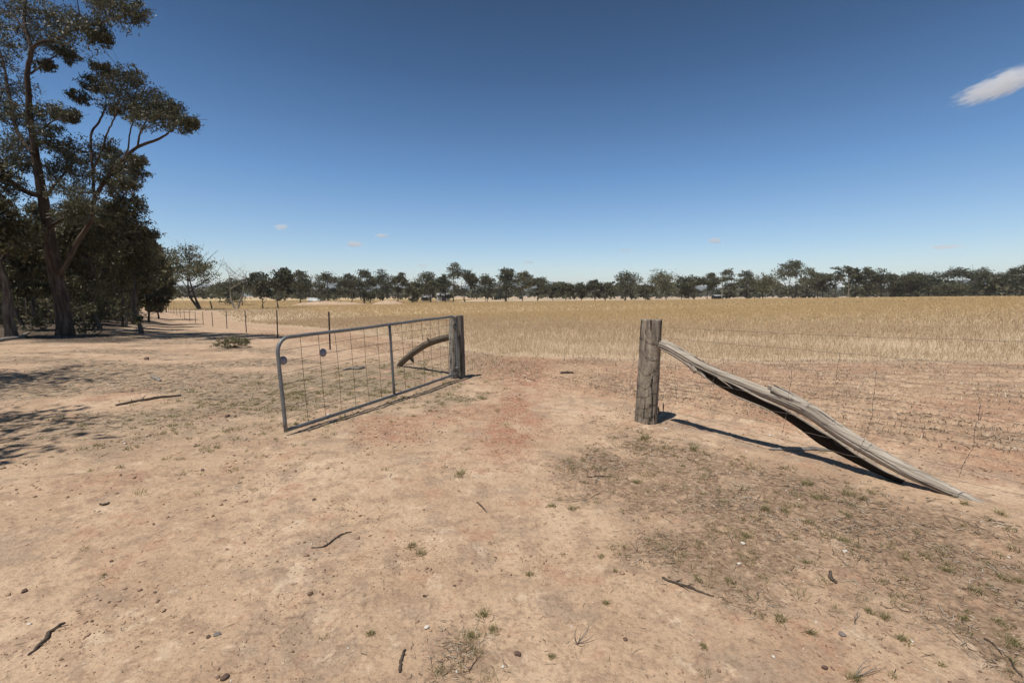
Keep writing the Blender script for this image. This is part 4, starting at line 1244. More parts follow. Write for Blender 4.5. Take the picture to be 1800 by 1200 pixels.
for (p0, p1, r_, r2) in [((1418, 718), (1358, 682), .060, .042), ((1366, 688), (1349, 678), .026, .010), ((1364, 692), (1350, 687), .016, .007), ((1206, 632), (1224, 653), .050, .036), ((1228, 650), (1240, 664), .034, .014)]:
    mb = MB()
    a0, a1 = fence_plane(*p0, off=-.03), fence_plane(*p1, off=-.05)
    mb.tube(smooth_path([a0, (a0 + a1) / 2 + [0, 0, .012], a1], 16), np.linspace(r_, r2, 16), 24, disp=lambda a, l: .32 * (fbm(np.cos(a) * 3, np.sin(a) * 3 + l * 14, 5, 3) - .5))
    mb.build("branch_stub", M['log'], stay)

# left gateway post, its slab, and brace
gp_b = np.array([at(797, 668, GPOST[1])[0], GPOST[1], 0]); gp_b[2] = gz(gp_b[0], gp_b[1])
top = at(797, 555, GPOST[1]); top[1] -= .0
o = empty("gate_post", gp_b, "pale lichened round post that the gate hangs from", "post", "gateway posts")
mb = MB(); upright(mb, gp_b - [0, 0, .2], np.array([top[0], gp_b[1], top[2]]), .088, .075, 15, 60, 90, amp=.16)
mb.build("post_body", M['post_lichen'], o, False)
sb = np.array([at(812, 668, GPOST[1] + .02)[0], GPOST[1] + .02, 0]); sb[2] = gz(sb[0], sb[1])
st_ = at(809, 554, GPOST[1] + .02)
o = empty("slab_post", sb, "dark grey split post with straight grooves, standing tight against the lichened post", "post", "gateway posts")
mb = MB(); upright(mb, sb - [0, 0, .2], np.array([st_[0], sb[1], st_[2]]), .075, .062, 25, 60, 90, amp=.18)
mb.build("post_body", M['post_slab'], o, False)

br_px = [(790, 592), (770, 597), (750, 605), (735, 614), (720, 625), (708, 635), (701, 643)]
g0, g1 = np.array([gp_b[0] - .06, gp_b[1] + .05]), gp(702, 644)
Ys = np.interp([p[0] for p in br_px], [701, 790], [g1[1], g0[1]])
BP = smooth_path([at(p[0], p[1], q) for p, q in zip(br_px, Ys)], 50)
o = empty("brace_log", (g1[0], g1[1], gz(*g1)), "short curved dark log bracing the gate post from the ground", "log")
mb = MB()
mb.tube(BP, np.interp(np.linspace(0, 1, 50), [0, .3, .6, 1], [.062, .065, .072, .055]), 30, disp=lambda a, l: .5 * (fbm(np.cos(a) * 2.5, np.sin(a) * 2.5 + l * 1.6, 8, 4) - .5))
mb.build("log_body", M['brace'], o)
for (p0, p1, q, r_) in [((757, 602), (751, 594), 9.15, .03), ((722, 628), (727, 636), 9.95, .045)]:
    mb = MB()
    mb.tube(np.linspace(at(*p0, q), at(*p1, q - .04), 8), np.linspace(r_, r_ * .5, 8), 14, disp=lambda a, l: .5 * (vnoise(np.cos(a) * 3, np.sin(a) * 3 + l * 9, 5) - .5))
    mb.build("branch_stub", M['brace'], o)

# ------------------------------------------------------------------ the gate
ga = gp(503, 766); gb = np.array([at(805, 660, GPOST[1] - .12)[0], GPOST[1] - .12])
za, zb = gz(*ga) + .045, at(806, 657, gb[1])[2]
HG = 1.07
tilt = np.array([-.055, 0, 0])
A0 = np.array([ga[0], ga[1], za]); B0 = np.array([gb[0], gb[1], zb])
A1 = A0 + [0, 0, HG] + tilt; B1 = B0 + [0, 0, HG + .04] + np.array([-.035, 0, 0])
gate = empty("farm_gate", (A0[0], A0[1], gz(*ga)), "open galvanised tube farm gate with rounded top corners and wire mesh", "gate")
def gpt(s, t):
    """s along the gate from the free end, t up it"""
    lo = A0 + (B0 - A0) * s; hi = A1 + (B1 - A1) * s
    return lo + (hi - lo) * t
Lg = np.linalg.norm(B0 - A0)
def corner(s0, t0, ds, dt, n=9):
    """rounded corner at (s0,t0)"""
    out = []
    for k in range(n + 1):
        th_ = k / n * math.pi / 2
        out.append((s0 + ds * (1 - math.sin(th_)), t0 - dt * (1 - math.cos(th_)) ))
    return out
rs, rt = .16 / Lg, .16 / HG
path = [(0, 0)] + [(0, q) for q in np.linspace(.1, 1 - rt, 6)]
path += [(rs * (1 - math.cos(a)), 1 - rt + rt * math.sin(a)) for a in np.linspace(.15, math.pi / 2, 9)]
path += [(q, 1) for q in np.linspace(.1, 1 - rs, 12)]
path += [(1 - rs + rs * math.sin(a), 1 - rt + rt * math.cos(a)) for a in np.linspace(.15, math.pi / 2, 9)]
path += [(1, q) for q in np.linspace(1 - rt - .1, 0, 6)]
mb = MB()
TR = .0215
mb.tube([gpt(*q) + np.array([.5, -.25, -.6]) * .020 * (fbm(np.array([q[0] * 7 + 3]), np.array([q[1] * 5]), 19, 2)[0] - .5) for q in path], TR, 14)
mb.build("gate_frame", M['gal'], gate)
mb = MB(); mb.tube([gpt(q, 0.012) + [0, 0, -.012 * math.sin(q * math.pi)] for q in np.linspace(0.003, .997, 24)], TR * .96, 14)
mb.build("bottom_rail", M['gal'], gate)
mb = MB(); mb.tube([gpt(.505, q) for q in np.linspace(.02, .99, 10)], TR * .92, 14)
mb.build("middle_bar", M['gal'], gate)
rng = np.random.default_rng(4)
mb = MB()
for half in ((0.012, .50), (.51, .985)):
    for s_ in np.linspace(half[0], half[1], 8)[1:-1]:
        d = rng.normal(0, .002)
        mb.tube([gpt(s_ + d * math.sin(q * 3.1), q) + np.array([0, .012, 0]) for q in np.linspace(.01, .99, 9)], .0030, 5, cap=False)
    for t_ in np.linspace(.02, .87, 8)[1:]:
        d = rng.normal(0, .006)
        mb.tube([gpt(q, t_ + d * math.sin((q - half[0]) / (half[1] - half[0]) * 3.14)) for q in np.linspace(half[0] - .008, half[1] + .006, 14)], .0026, 5, cap=False)
mb.build("wire_mesh", M['mesh_wire'], gate)
for (px, py, rr) in [(497, 633, .050), (567, 620, .052)]:
    s_ = (px - 488) / (800 - 488) * .72 if px > 520 else .016
    c = None; best = 9
    for q in np.linspace(0, .6, 400):        # point of the gate on that sight line
        for t_ in np.linspace(.5, 1, 60):
            w = gpt(q, t_); d = w - [0, 0, EYE]
            v = d[1] * _cp - d[2] * _sp
            e_ = abs(900 + F * d[0] / v - px) + abs(600 - F * (d[1] * _sp + d[2] * _cp) / v - py)
            if c is None or e_ < best: c, best = w, e_
    nrm = np.cross(B0 - A0, [0, 0, 1.]); nrm /= np.linalg.norm(nrm)
    mb = MB()
    face = -nrm if (np.array([0, 0, EYE]) - c) @ nrm < 0 else nrm
    face = face + np.array([.25, -.35, .1]); face /= np.linalg.norm(face)
    mb.tube([c + face * .006, c + face * .010, c + face * .014], [rr * .97, rr, rr * .96], 24)
    mb.build("marker_disc", M['disc'], gate)
for t_ in (.80, .10):
    c = gpt(1.0, t_)
    mb = MB()
    q = np.array([gp_b[0] + .03, gp_b[1] - .05, c[2]])
    mb.tube(np.linspace(c, q, 4), .013, 8)
    mb.tube([c - [0, 0, .035], c, c + [0, 0, .035]], .029, 10)
    mb.build("hinge", M['gal'], gate)
mb = MB()   # bent bolt beside the top hinge
c = gpt(1.0, .80)
mb.tube(smooth_path([c + [.01, -.03, .05], c + [-.045, -.03, .055], c + [-.04, -.02, 0], c + [.0, -.02, -.05]], 14), .009, 7)
mb.build("latch_pin", M['picket'], gate)

# ------------------------------------------------------------------ wire fences
def wire_run(pts, n=40, r=.0019, sag=0.0, rng=None, jit=0.0):
    P = smooth_path(pts, n)
    t = np.linspace(0, 1, n)
    P = P - np.array([0, 0, 1]) * (sag * 4 * t * (1 - t))[:, None]
    if rng is not None: P = P + rng.normal(0, jit, P.shape)
    mb = MB(); mb.tube(P, r, 5, cap=False)
    return mb
end = gp(1742, 887)
TDIR = (end - POST) / np.linalg.norm(end - POST)
def fpt(s, z, off=-.16):
    """s metres along the right fence from the post, z above the soil"""
    p = POST + TDIR * s + FN * off
    return np.array([p[0], p[1], float(terrain(*p)) + z])
rf = empty("wire_fence", (POST[0], POST[1], pz), "sagging wire mesh fence running from the thick post to the right foreground", "fence")
rng = np.random.default_rng(9)
def frun(zs, S_=6.5, sag=.0, r=.0016, jit=.003):
    ss = np.linspace(0.0, S_, len(zs))
    pts = [fpt(s, z, -.15 * min(1, .6 + s)) for s, z in zip(ss, zs)]
    return wire_run(pts, 70, r, sag, rng, jit)
frun([1.22, 1.25, 1.32, 1.42]).build("fence_wire", M['wire'], rf)
frun([1.10, 1.09, 1.09, 1.10]).build("fence_wire", M['wire'], rf)
net = [[.93, .92, .88, .85, .83], [.80, .76, .70, .66, .66], [.66, .60, .52, .50, .51], [.52, .46, .38, .36, .36], [.38, .32, .26, .24, .22], [.24, .20, .17, .15, .10]]
for z in net:
    frun(z).build("mesh_wire", M['wire'], rf)
def stay_wire(pxs, rr=.0016):
    pts = [fence_plane(*p, off=-.15) for p in pxs]
    mb = wire_run(pts, 30, rr, 0, rng, .003)
    for q in pts[1:-1]:
        v, t = ico(); mb.add(v * .0065 + q, None, t)
    mb.build("vertical_wire", M['wire'], rf)
for pxs in [[(1188, 640), (1187, 668), (1189, 700), (1178, 727)], [(1258, 652), (1254, 668), (1248, 682)], [(1392, 652), (1386, 700), (1381, 735), (1374, 766)],
            [(1540, 650), (1537, 690), (1531, 735), (1518, 775), (1506, 800)], [(1719, 692), (1722, 716), (1714, 755), (1710, 783), (1696, 812), (1686, 838)],
            [(1476, 620), (1470, 660), (1462, 700)]]:
    stay_wire(pxs)
mb = wire_run([at(1116, 625, POST[1] - .1), at(1108, 660, POST[1] - .15), at(1108, 690, POST[1] - .2), at(1100, 705, POST[1] - .2), at(1086, 733, POST[1] - .2)], 30, .0017, 0, rng, .003)
for a, c in (((1130, 640), (1112, 652)), ((1128, 672), (1108, 682)), ((1108, 684), (1090, 700))):
    P = smooth_path([at(*a, POST[1] - .15), (at(*a, POST[1] - .15) + at(*c, POST[1] - .15)) / 2 + [0, 0, .02], at(*c, POST[1] - .15)], 10)
    mb.tube(P, .0017, 5, cap=False)
mb.build("loose_wire", M['wire'], rf)

# the picket fence running away to the left
pk = [(577, 612, 543.5), (485, 596.5, 545), (430.5, 586, 547), (396.5, 578.5, 547), (372, 572.5, 546), (355, 569, 546), (342, 566.5, 546), (332, 564.5, 546),
      (323, 562.5, 546), (316, 561, 546), (310, 560, 546), (305, 559, 546), (300, 558.5, 546), (296, 558, 546)]
pf_root = None
hs = []
for i, (px, yb, yt) in enumerate(pk):
    hgt = 1.2
    Y = F * hgt / (yb - yt)
    Y = min(Y, 90)
    p = at(px, 540, Y); x, y = p[0], p[1]
    hs.append((x, y))
x, y = hs[0]
pf = empty("picket_fence", (x, y, gz(x, y)), "wire fence on thin dark steel pickets running away along the wood", "fence")
rng = np.random.default_rng(12)
for i, (x, y) in enumerate(hs):
    z = gz(x, y); mb = MB()
    lx, ly = rng.normal(0, .012, 2)
    ztop = z + 1.2 * rng.uniform(.97, 1.03)
    for a in (0.5, 2.6, 4.7):      # the three fins of the steel section
        c, s = math.cos(a) * .016, math.sin(a) * .016
        V = []
        for (zz, f) in ((z - .3, 0), (ztop, 1)):
            bx, by = x + lx * f, y + ly * f
            nx, ny = -s * .16, c * .16
            V += [(bx - nx, by - ny, zz), (bx + nx, by + ny, zz), (bx + c * 1.7 + nx, by + s * 1.7 + ny, zz), (bx + c * 1.7 - nx, by + s * 1.7 - ny, zz)]
        mb.add(V, [(0, 1, 5, 4), (1, 2, 6, 5), (2, 3, 7, 6), (3, 0, 4, 7), (4, 5, 6, 7)])
    mb.build("picket", M['picket'], pf, False)
for zz in (1.12, .92, .68, .42, .2):
    pts = [np.array([gp_b[0], gp_b[1] + .08, gp_b[2] + zz])] + [np.array([x, y, gz(x, y) + zz]) for x, y in hs]
    mb = MB(); mb.tube(np.array(pts), .0016, 4, cap=False)
    mb.build("fence_wire", M['wire'], pf)

# ------------------------------------------------------------------ single sticks, stones and plants
def stick(label, px, r, name="stick", mat='stick', twigs=0, seed=0, lift=0.0, cat="stick", group="sticks lying on the soil"):
    rng = np.random.default_rng(seed + 60)
    pts = [gp3(*p) for p in px]
    P = smooth_path(pts, 26)
    r_ = np.interp(np.linspace(0, 1, 26), np.linspace(0, 1, len(r)), r)
    P[:, 2] = ground(P[:, 0], P[:, 1]) + r_ * .6 + lift
    P += rng.normal(0, .0016, P.shape)
    c = P[13].copy(); c[2] = gz(c[0], c[1])
    mb = MB(); mb.tube(P, r_, 9, disp=lambda a, l: .35 * (vnoise(np.cos(a) * 2 + seed, np.full_like(a, l * 16), 3) - .5))
    for k in range(twigs):
        j = rng.integers(5, 20); d = P[j + 1] - P[j]; d /= np.linalg.norm(d)
        s = np.array([-d[1], d[0], .25]) * rng.choice([-1, 1])
        s[2] = abs(s[2])
        e_ = P[j] + (d * .7 + s) * rng.uniform(2.5, 5) * r_[j] * 1.4
        mb.tube(smooth_path([P[j], (P[j] + e_) / 2 + rng.normal(0, .004, 3), e_], 6), np.linspace(r_[j] * .5, r_[j] * .2, 6), 6)
    o = mb.build(name, M[mat], None, True, c)
    tag(o, label, cat, group)

stick("thick crooked dark stick in the bottom left corner", [(52, 1154), (66, 1138), (82, 1124), (86, 1112), (98, 1102), (113, 1092)], [.005, .008, .009, .007, .005], twigs=2, seed=1)
stick("bent stick with an upturned end on pale soil, left of centre", [(548, 963), (572, 962), (585, 950), (602, 940), (618, 934)], [.004, .006, .006, .004], twigs=2, seed=2)
stick("short bowed stick at the bottom edge, left of the weedy patch", [(703, 1185), (705, 1165), (712, 1145)], [.006, .0068, .0045], seed=3)
stick("thin dark stick with side twigs near the litter patch's left edge", [(1164, 1020), (1190, 1031), (1225, 1040), (1254, 1052)], [.007, .008, .006, .004], twigs=3, seed=4)
stick("small slanting twig on bare soil below the red track", [(839, 884), (848, 893), (856, 902)], [.005, .005, .003], seed=5)
stick("long straight stick lying on soil left of the gate", [(204, 713), (240, 706), (280, 700), (318, 695)], [.018, .022, .024, .018], twigs=2, seed=6)
stick("short grey stick left of the gate, above the long straight one", [(268, 663), (276, 667), (282, 671)], [.03, .035, .025], mat='stick_pale', seed=7)
stick("short dark broken stick standing in the red gap of the litter", [(1459, 1007), (1461, 1016), (1470, 1025)], [.008, .011, .008], seed=8)
stick("tiny dark bark piece alone on the pale soil at left", [(177, 888), (184, 889), (192, 884)], [.008, .010, .006], seed=9)
stick("pale fallen limb on the wood's floor at the left edge", [(-20, 604), (10, 598), (34, 594), (52, 585)], [.07, .075, .06, .04], mat='stick_pale', name="fallen_branch", cat="branch", seed=10)
stick("pale fallen branch in the shade right of the tall gum", [(196, 585), (214, 582), (240, 580), (262, 572)], [.05, .05, .04, .02], mat='stick_pale', name="fallen_branch", cat="branch", seed=11, twigs=2)
stick("grey flat board on the soil beneath the leaning log", [(1352, 791), (1390, 792), (1430, 793), (1462, 794)], [.012, .022, .022, .016], mat='stick_pale', name="plank", cat="board", seed=12)
stick("bleached branch lying on weeds behind the gate mesh", [(604, 652), (618, 650), (630, 651), (642, 648)], [.03, .035, .03, .018], mat='stick_pale', name="fallen_branch", cat="branch", seed=13, twigs=2)
stick("pale thin twig in the grass under the gate's bottom rail", [(578, 745), (588, 742), (596, 741)], [.006, .008, .005], mat='stick_pale', seed=14)
stick("flat dark twig on soil just right of the bowed path centre", [(1035, 840), (1055, 838), (1076, 839)], [.006, .007, .004], seed=15)
stick("slim straight twig in the lower right corner litter", [(1776, 1155), (1784, 1175), (1797, 1192)], [.003, .0038, .0025], seed=16)
stick("thin dark twig on the furrows right of the gate post", [(985, 656), (998, 657), (1008, 658)], [.02, .025, .015], seed=17)
stick("slanting dark stick in the litter near the right edge", [(1730, 1120), (1745, 1130), (1760, 1146)], [.003, .0045, .0028], seed=18)

STONE = {'white': mat_plain("white_quartz", (.58, .53, .45), .8, .15, 40), 'grey': mat_plain("grey_stone", (.20, .17, .155), .8, .25, 40), 'tan': mat_plain("tan_stone", (.36, .25, .17), .85, .2, 40),
         'brown': mat_plain("brown_stone", (.13, .085, .065), .85, .25, 40)}
def stone(label, px, py, wpx, col, seed, flat=.62):
    rng = np.random.default_rng(seed)
    c = gp3(px, py)
    w = wpx / F * c[1] / 2
    bm_v, bm_t = ico()
    V, T = bm_v, bm_t
    for it in range(2):       # subdivide
        E = {}; V = list(V); T2 = []
        for a, b, d in T:
            m = []
            for i, j in ((a, b), (b, d), (d, a)):
                k = (min(i, j), max(i, j))
                if k not in E:
                    q = (np.array(V[i]) + np.array(V[j])) / 2; E[k] = len(V); V.append(q / np.linalg.norm(q))
                m.append(E[k])
            T2 += [(a, m[0], m[2]), (b, m[1], m[0]), (d, m[2], m[1]), tuple(m)]
        V = np.array(V); T = np.array(T2)
    for k in range(9):        # knock flat faces on it
        nrm = rng.normal(0, 1, 3); nrm /= np.linalg.norm(nrm)
        d = V @ nrm; lim = rng.uniform(.55, .85)
        V = V - np.clip(d - lim, 0, None)[:, None] * nrm
    V = V * [w * rng.uniform(.9, 1.1), w * rng.uniform(.65, .95), w * flat]
    th = rng.uniform(0, 6.28); ca, sa = math.cos(th), math.sin(th)
    V = np.stack([V[:, 0] * ca - V[:, 1] * sa, V[:, 0] * sa + V[:, 1] * ca, V[:, 2]], 1)
    o = link("stone", np_mesh("stone", V, [T]), STONE[col], None, c + [0, 0, w * flat * .45])
    tag(o, label, "stone", "loose stones on the soil")
stones = [
    ("largest pale angular stone in the middle of the litter", 1486, 970, 11, 'white'), ("flat cream stone at the litter's upper left", 1305, 958, 11, 'white'),
    ("white stone where bare soil meets litter, below the flat cream one", 1299, 996, 8, 'white'), ("small white stone on soil left of the litter's lower tip", 1434, 1095, 6, 'white'),
    ("grey-blue stone at the litter's bottom edge", 1481, 1115, 12, 'grey'), ("small white chip on bare soil below the grass pair at lower right", 1359, 1156, 9, 'white'),
    ("dark purple-brown stone alone on soil, lower middle", 1099, 1127, 10, 'brown'), ("pale round stone left of the weedy patch", 750, 1106, 12, 'white'),
    ("brown stone on soil above the pale round one", 746, 1048, 10, 'brown'), ("upright pale stone just right of the weedy patch", 884, 1174, 8, 'white'),
    ("white stone at the foot of the weedy patch", 803, 1186, 9, 'white'), ("small white stone beside the dry seedling stalk", 1005, 1103, 6, 'white'),
    ("dark lump of earth at lower right, left of the litter's tip", 1450, 1175, 12, 'brown'), ("white stone at the foot of the thick post", 1171, 754, 8, 'white'),
    ("pale stone on soil beneath the leaning log", 1354, 767, 8, 'white'), ("white stone against the gate's bottom rail", 578, 728, 9, 'white'),
    ("tan stone near the gate's free end", 551, 734, 6, 'tan'), ("pair-like brown stone left of the gate's free end", 400, 733, 9, 'brown'),
    ("round red-brown stone beside another left of the gate", 414, 733, 7, 'brown'), ("pale boulder at the left edge in dappled shade", 4, 824, 9, 'tan'),
    ("flat dark stone half sunk in soil near bottom left", 42, 1037, 14, 'brown'), ("grey round stone low in the left half near the bottom edge", 382, 1119, 13, 'grey'),
    ("brown stone touching the grey round one on its left", 367, 1120, 9, 'brown'), ("flat brown stone at the bottom edge, left third", 396, 1194, 18, 'brown'),
    ("pale stone at the bottom edge beside the flat brown one", 382, 1196, 14, 'tan'), ("dark rounded stone on soil far left, below the tiny bark piece", 196, 984, 7, 'brown'),
    ("small dark stone group's largest, left foreground", 184, 1007, 8, 'brown'), ("brown flat stone right of the upright pale one", 910, 1152, 14, 'brown'),
    ("white stone in litter near the right edge", 1603, 1126, 8, 'white'), ("white stone in the furrows above the leaning log's middle", 1508, 727, 8, 'white'),
    ("pale stone in the furrows close to the right fence wires", 1733, 678, 9, 'white'), ("dark flat stone on leafy ground left of the gate", 258, 632, 12, 'brown'),
    ("brown stone by a bent twig, left half", 273, 1041, 7, 'brown'), ("red-brown clod on pale soil, left of the gate's free end", 356, 827, 8, 'brown'),
    ("small dark clod above centre of the left foreground", 552, 877, 8, 'brown'), ("dark stone on pale soil right of the bent stick", 799, 1031, 7, 'brown'),
]
for i, (lab, px, py, w, c) in enumerate(stones):
    stone(lab, px, py, w, c, 900 + i)

def tuft(label, px, py, wpx, seed, dry=0.0, group="green grass tufts on the soil", n=None):
    rng = np.random.default_rng(seed)
    c = gp3(px, py)
    w = wpx / F * c[1] / 2
    n = n or int(70 + 30 * rng.random())
    x, y = tuft_points(rng, c[0], c[1], w * .75, n)
    k = n // 3                                    # a ragged outlier to one side
    a_ = rng.uniform(0, 6.28)
    x[:k] += math.cos(a_) * w * rng.uniform(.4, 1.1); y[:k] += math.sin(a_) * w * rng.uniform(.4, 1.1)
    h = w * rng.uniform(.35, 1.35, n) * np.where(rng.random(n) < .08, 1.7, 1.0)
    V, Q = blades(rng, x, y, ground(x, y) - .004, h, np.full(n, .0026 * max(1, c[1] / 3)), .9)
    o = link("grass_tuft", np_mesh("grass_tuft", V - c, [Q]), M['straw' if dry else 'grass'], None, c)
    tag(o, label, "grass", group)
tufts = [
    ("yellow-green grass tuft topping the weedy patch at the bottom", 847, 1084, 26), ("green tuft at the weedy patch's left, bottom middle", 826, 1118, 22), ("green tuft at the weedy patch's right shoulder", 866, 1107, 20),
    ("green tuft at the weedy patch's bottom end", 775, 1180, 24), ("lone small tuft left of the weedy patch", 650, 1119, 18), ("upper of two tufts on soil right of the bent stick", 726, 961, 18),
    ("lower of two tufts on soil right of the bent stick", 741, 974, 22), ("bright round tuft alone on soil, right of centre", 1057, 981, 13), ("faint tuft below the bright round one", 1081, 1006, 10),
    ("small tuft with a white stone under it, centre foreground", 932, 1010, 15), ("tuft midway between the purple stone and the litter", 1064, 1059, 14), ("low tuft at the bottom edge right of the weedy patch", 970, 1156, 16),
    ("tuft on the soil at the litter's left border, upper one", 1229, 1026, 18), ("tuft on the soil at the litter's left border, lower one", 1281, 1026, 20), ("dark tuft on bare soil by the small white stone, lower right", 1372, 1090, 24),
    ("wider dark tuft right of the small white stone", 1426, 1112, 22), ("sprig at the lower right soil, leftmost of three", 1236, 1135, 16), ("spreading tuft at the bottom edge, lower right", 1498, 1190, 26),
    ("big green tuft in the litter near the right edge", 1784, 1128, 26), ("green tuft in the litter, upper right", 1766, 1017, 20), ("tuft at the litter's right part beside the white stone", 1582, 1122, 26),
    ("round tuft between litter and the white stone, right", 1663, 1003, 18), ("green tuft in mid litter below the largest pale stone", 1590, 979, 14), ("tuft right of the largest pale stone", 1484, 950, 22),
    ("tuft under the leaning log's low end", 1695, 889, 18), ("tuft by the foot of the leaning log", 1672, 873, 14), ("tuft at the right edge beside the log's end", 1763, 909, 22),
    ("wide tuft on the pale strip in front of the leaning log", 1495, 869, 26), ("tuft just left of the wide one in front of the log", 1432, 874, 20), ("small tuft right of the wide one in front of the log", 1520, 876, 14),
    ("tuft below the wide one in front of the log", 1491, 906, 14), ("dark tuft where the log's shadow ends", 1421, 852, 22), ("tuft nearest the thick post's foot", 1132, 770, 24),
    ("tuft below the log's shadow, left", 1218, 790, 14), ("tuft pair in the middle of the right verge, left half", 1346, 899, 22), ("tuft pair in the middle of the right verge, right half", 1380, 899, 18),
    ("grey-green tuft on soil in the right verge's left corner", 1116, 849, 14), ("tuft at the litter's left tip, soil behind it", 1006, 893, 20), ("lone tuft left of the red clods, centre", 972, 889, 14),
    ("tuft on the red track's left side, nearer one", 806, 835, 26), ("tuft on the red track's left side, farther one", 850, 702, 14), ("tuft at the lower left of the gate's free end", 520, 746, 10),
    ("tuft in litter under the board", 1418, 915, 20), ("tuft at the litter's mid left", 1314, 945, 24), ("pale tuft in litter, lower middle", 1416, 990, 16), ("tuft in lower right litter, leftmost", 1558, 1082, 20),
    ("tuft in lower right litter, middle", 1525, 1073, 18), ("tuft in lower right litter, rightmost", 1695, 1086, 18), ("tuft at the right edge of the litter, lower", 1755, 1095, 22), ("small tuft at the litter's bottom right", 1655, 1168, 14),
]
for i, (lab, px, py, w) in enumerate(tufts):
    tuft(lab, px, py, w, 1200 + i)

# dry seedling stalk and dry grass sprays
def stalk(label, px, py, tops, seed):
    rng = np.random.default_rng(seed)
    c = gp3(px, py); mb = MB()
    for (tx, ty) in tops:
        t = at(tx, ty, c[1] + rng.uniform(-.04, .06))
        t[2] = max(t[2], c[2] + .01)
        mb.tube(smooth_path([c, c * .5 + t * .5 + rng.normal(0, .005, 3), t], 10), np.linspace(.0022, .0008, 10), 5)
    o = mb.build("dry_stalk", M['stick_pale'], None, True, c)
    tag(o, label, "plant")
stalk("dry branching seedling stalk on bare soil, lower middle", 1014, 1136, [(1017, 1095), (1022, 1110), (1036, 1090), (1044, 1088), (1010, 1120)], 3)
stalk("dry splayed grass stalk at the bottom edge, lower right", 1502, 1192, [(1530, 1155), (1548, 1165), (1556, 1178), (1515, 1170)], 4)
stalk("dry upright stem in the litter's middle left", 1502, 1095, [(1512, 1066), (1508, 1075), (1500, 1080)], 5)

def shrub(label, px, py, w, h, seed, name="low_shrub"):
    rng = np.random.default_rng(seed)
    c = gp3(px, py)
    root = empty(name, c, label, "shrub")
    mb = MB(); cl = []
    for k in range(34):
        a = rng.uniform(0, 6.28); q = math.sqrt(rng.random()) * w * .5
        e_ = c + [math.cos(a) * q, math.sin(a) * q, h * rng.uniform(.35, 1) * (1 - .4 * (q / (w * .5)) ** 2)]
        mb.tube(smooth_path([c, c * .45 + e_ * .55 + [0, 0, -.03], e_], 6), np.linspace(.008, .003, 6), 4)
        cl.append((*e_, .09, .06))
    mb.build("stems", M['stick'], root)
    P = clump_points(rng, cl, 5, 14, .35)
    P[:, 2] = np.maximum(P[:, 2], c[2] + .02)
    V, Q = leaf_quads(rng, P, .055, .02, 0.0)
    link("foliage", np_mesh("foliage", V - c, [Q]), M['shrub'], root)
shrub("low spreading grey-green shrub on the bare ground left of the gate", 411, 611, 1.15, .36, 3)
# leaning post under the broad olive gum
p = gp(371, 545); Yl = 104
b0 = at(373, 545, Yl); b0[2] = gz(b0[0], b0[1]); t0 = at(369, 529, Yl)
mb = MB(); mb.tube(smooth_path([b0 - [0, 0, .2], b0 * .5 + t0 * .5 + [.05, 0, 0], t0], 10), np.linspace(.16, .11, 10), 8)
tag(mb.build("tree_stump", M['bark_far'], None, True, b0), "leaning dead stump right of the broad olive gum's trunk", "stump")

# ------------------------------------------------------------------ clouds (volumes far above the haze)
def cloud_mat(dens, seed, sx, sz):
    m = bpy.data.materials.new("cloud_vapour"); m.use_nodes = True
    n, l = m.node_tree.nodes, m.node_tree.links
    n.clear(); b = NB(m.node_tree)
    out = n.new("ShaderNodeOutputMaterial"); vol = n.new("ShaderNodeVolumePrincipled")
    tc = n.new("ShaderNodeTexCoord")
    mp = n.new("ShaderNodeMapping"); mp.inputs["Location"].default_value = (seed, seed * 1.7, seed * .3); mp.inputs["Scale"].default_value = (sx, sx, sz)
    l.new(tc.outputs["Object"], mp.inputs[0])
    ln = n.new("ShaderNodeVectorMath"); ln.operation = 'LENGTH'; l.new(tc.outputs["Object"], ln.inputs[0])
    ns = b.noise(mp.outputs[0], 1.0, 6, .62)
    f = b.math('SUBTRACT', b.math('ADD', b.math('MULTIPLY', ns, 2.7), -.06), b.math('MULTIPLY', ln.outputs["Value"], 1.45))
    d = b.math('MULTIPLY', b.step(f, 0.0, .55), dens)
    l.new(d, vol.inputs["Density"])
    vol.inputs["Color"].default_value = (.97, .97, .98, 1)
    vol.inputs["Anisotropy"].default_value = 0.2
    l.new(vol.outputs[0], out.inputs["Volume"])
    return m
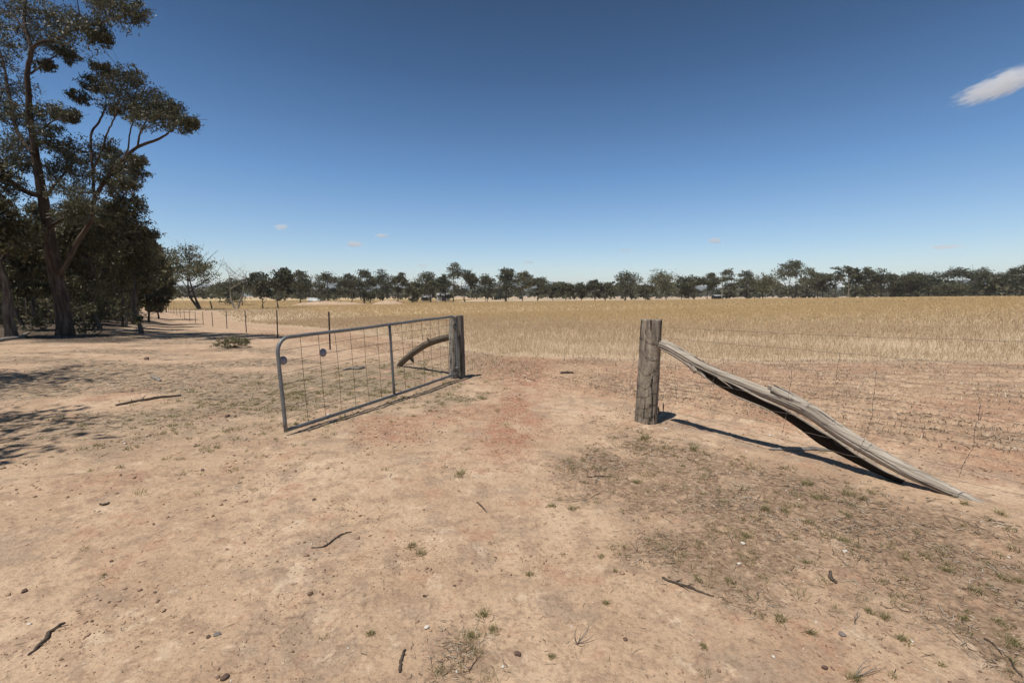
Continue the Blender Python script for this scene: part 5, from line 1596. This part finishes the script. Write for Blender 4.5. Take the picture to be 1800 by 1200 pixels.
def cloud(label, px, py, wpx, hpx, Y, dens, seed, roll=0.0, sx=2.2, sz=1.4):
    c = at(px, py, Y)
    V, T = ico()
    me = np_mesh("cloud", V * 1.25, [T])
    o = link("cloud", me, cloud_mat(dens, seed, sx, sz), None, c)
    k = np.linalg.norm(c - [0, 0, EYE]) / F * .95
    o.scale = (wpx / 2 * k, wpx / 3 * k, hpx / 2 * k)
    o.rotation_euler = (0, roll, -math.atan2(c[0], c[1]))
    tag(o, label, "cloud", "small clouds")
cloud("large wispy white cloud alone high in the sky at right", 1760, 149, 92, 29, 3000, .012, 3.1, -.22, 3.2, 3.6)
cloud("small white cloud highest of those above the gate", 494, 399, 26, 12, 5200, .014, 8.3)
cloud("small domed white cloud with flat base above the gate's right half", 623, 429, 34, 13, 5200, .016, 5.2)
cloud("small flat white cloud right of the domed one", 671, 414, 30, 9, 5200, .014, 6.7)
cloud("tiny white cloud above the strainer post side of the trees", 1257, 423, 24, 12, 5200, .020, 9.9)
cloud("faint small cloud just above the tallest slim tree", 742, 467, 26, 10, 5600, .006, 2.2)
cloud("faint thin cloud over the far trees at left", 474, 470, 30, 8, 5600, .006, 4.4)

# ------------------------------------------------------------------ the air between here and the hills
def build_haze():
    m = bpy.data.materials.new("air"); m.use_nodes = True
    n, l = m.node_tree.nodes, m.node_tree.links
    n.clear()
    out = n.new("ShaderNodeOutputMaterial"); vol = n.new("ShaderNodeVolumePrincipled")
    vol.inputs["Color"].default_value = (.78, .88, 1.0, 1)
    vol.inputs["Density"].default_value = 0.00011
    vol.inputs["Anisotropy"].default_value = 0.0
    l.new(vol.outputs[0], out.inputs["Volume"])
    mb = MB(); mb.box((0, 3500, 98), (16000, 9000, 210))
    o = mb.build("haze", m, None, False, np.array([0, 3500, 98.]))
    tag(o, "thin blue haze in the air towards the hills", "haze", kind='stuff')
build_haze()

cloud("faint flat cloud streak over the low even row of trees", 928, 461, 34, 8, 5600, .005, 12.2)
cloud("faint thin cloud streak above the domed olive gum", 1100, 440, 40, 7, 5600, .004, 13.4)
cloud("faint grey cloud streak above the right end of the trees", 1662, 434, 44, 7, 5600, .005, 15.1)
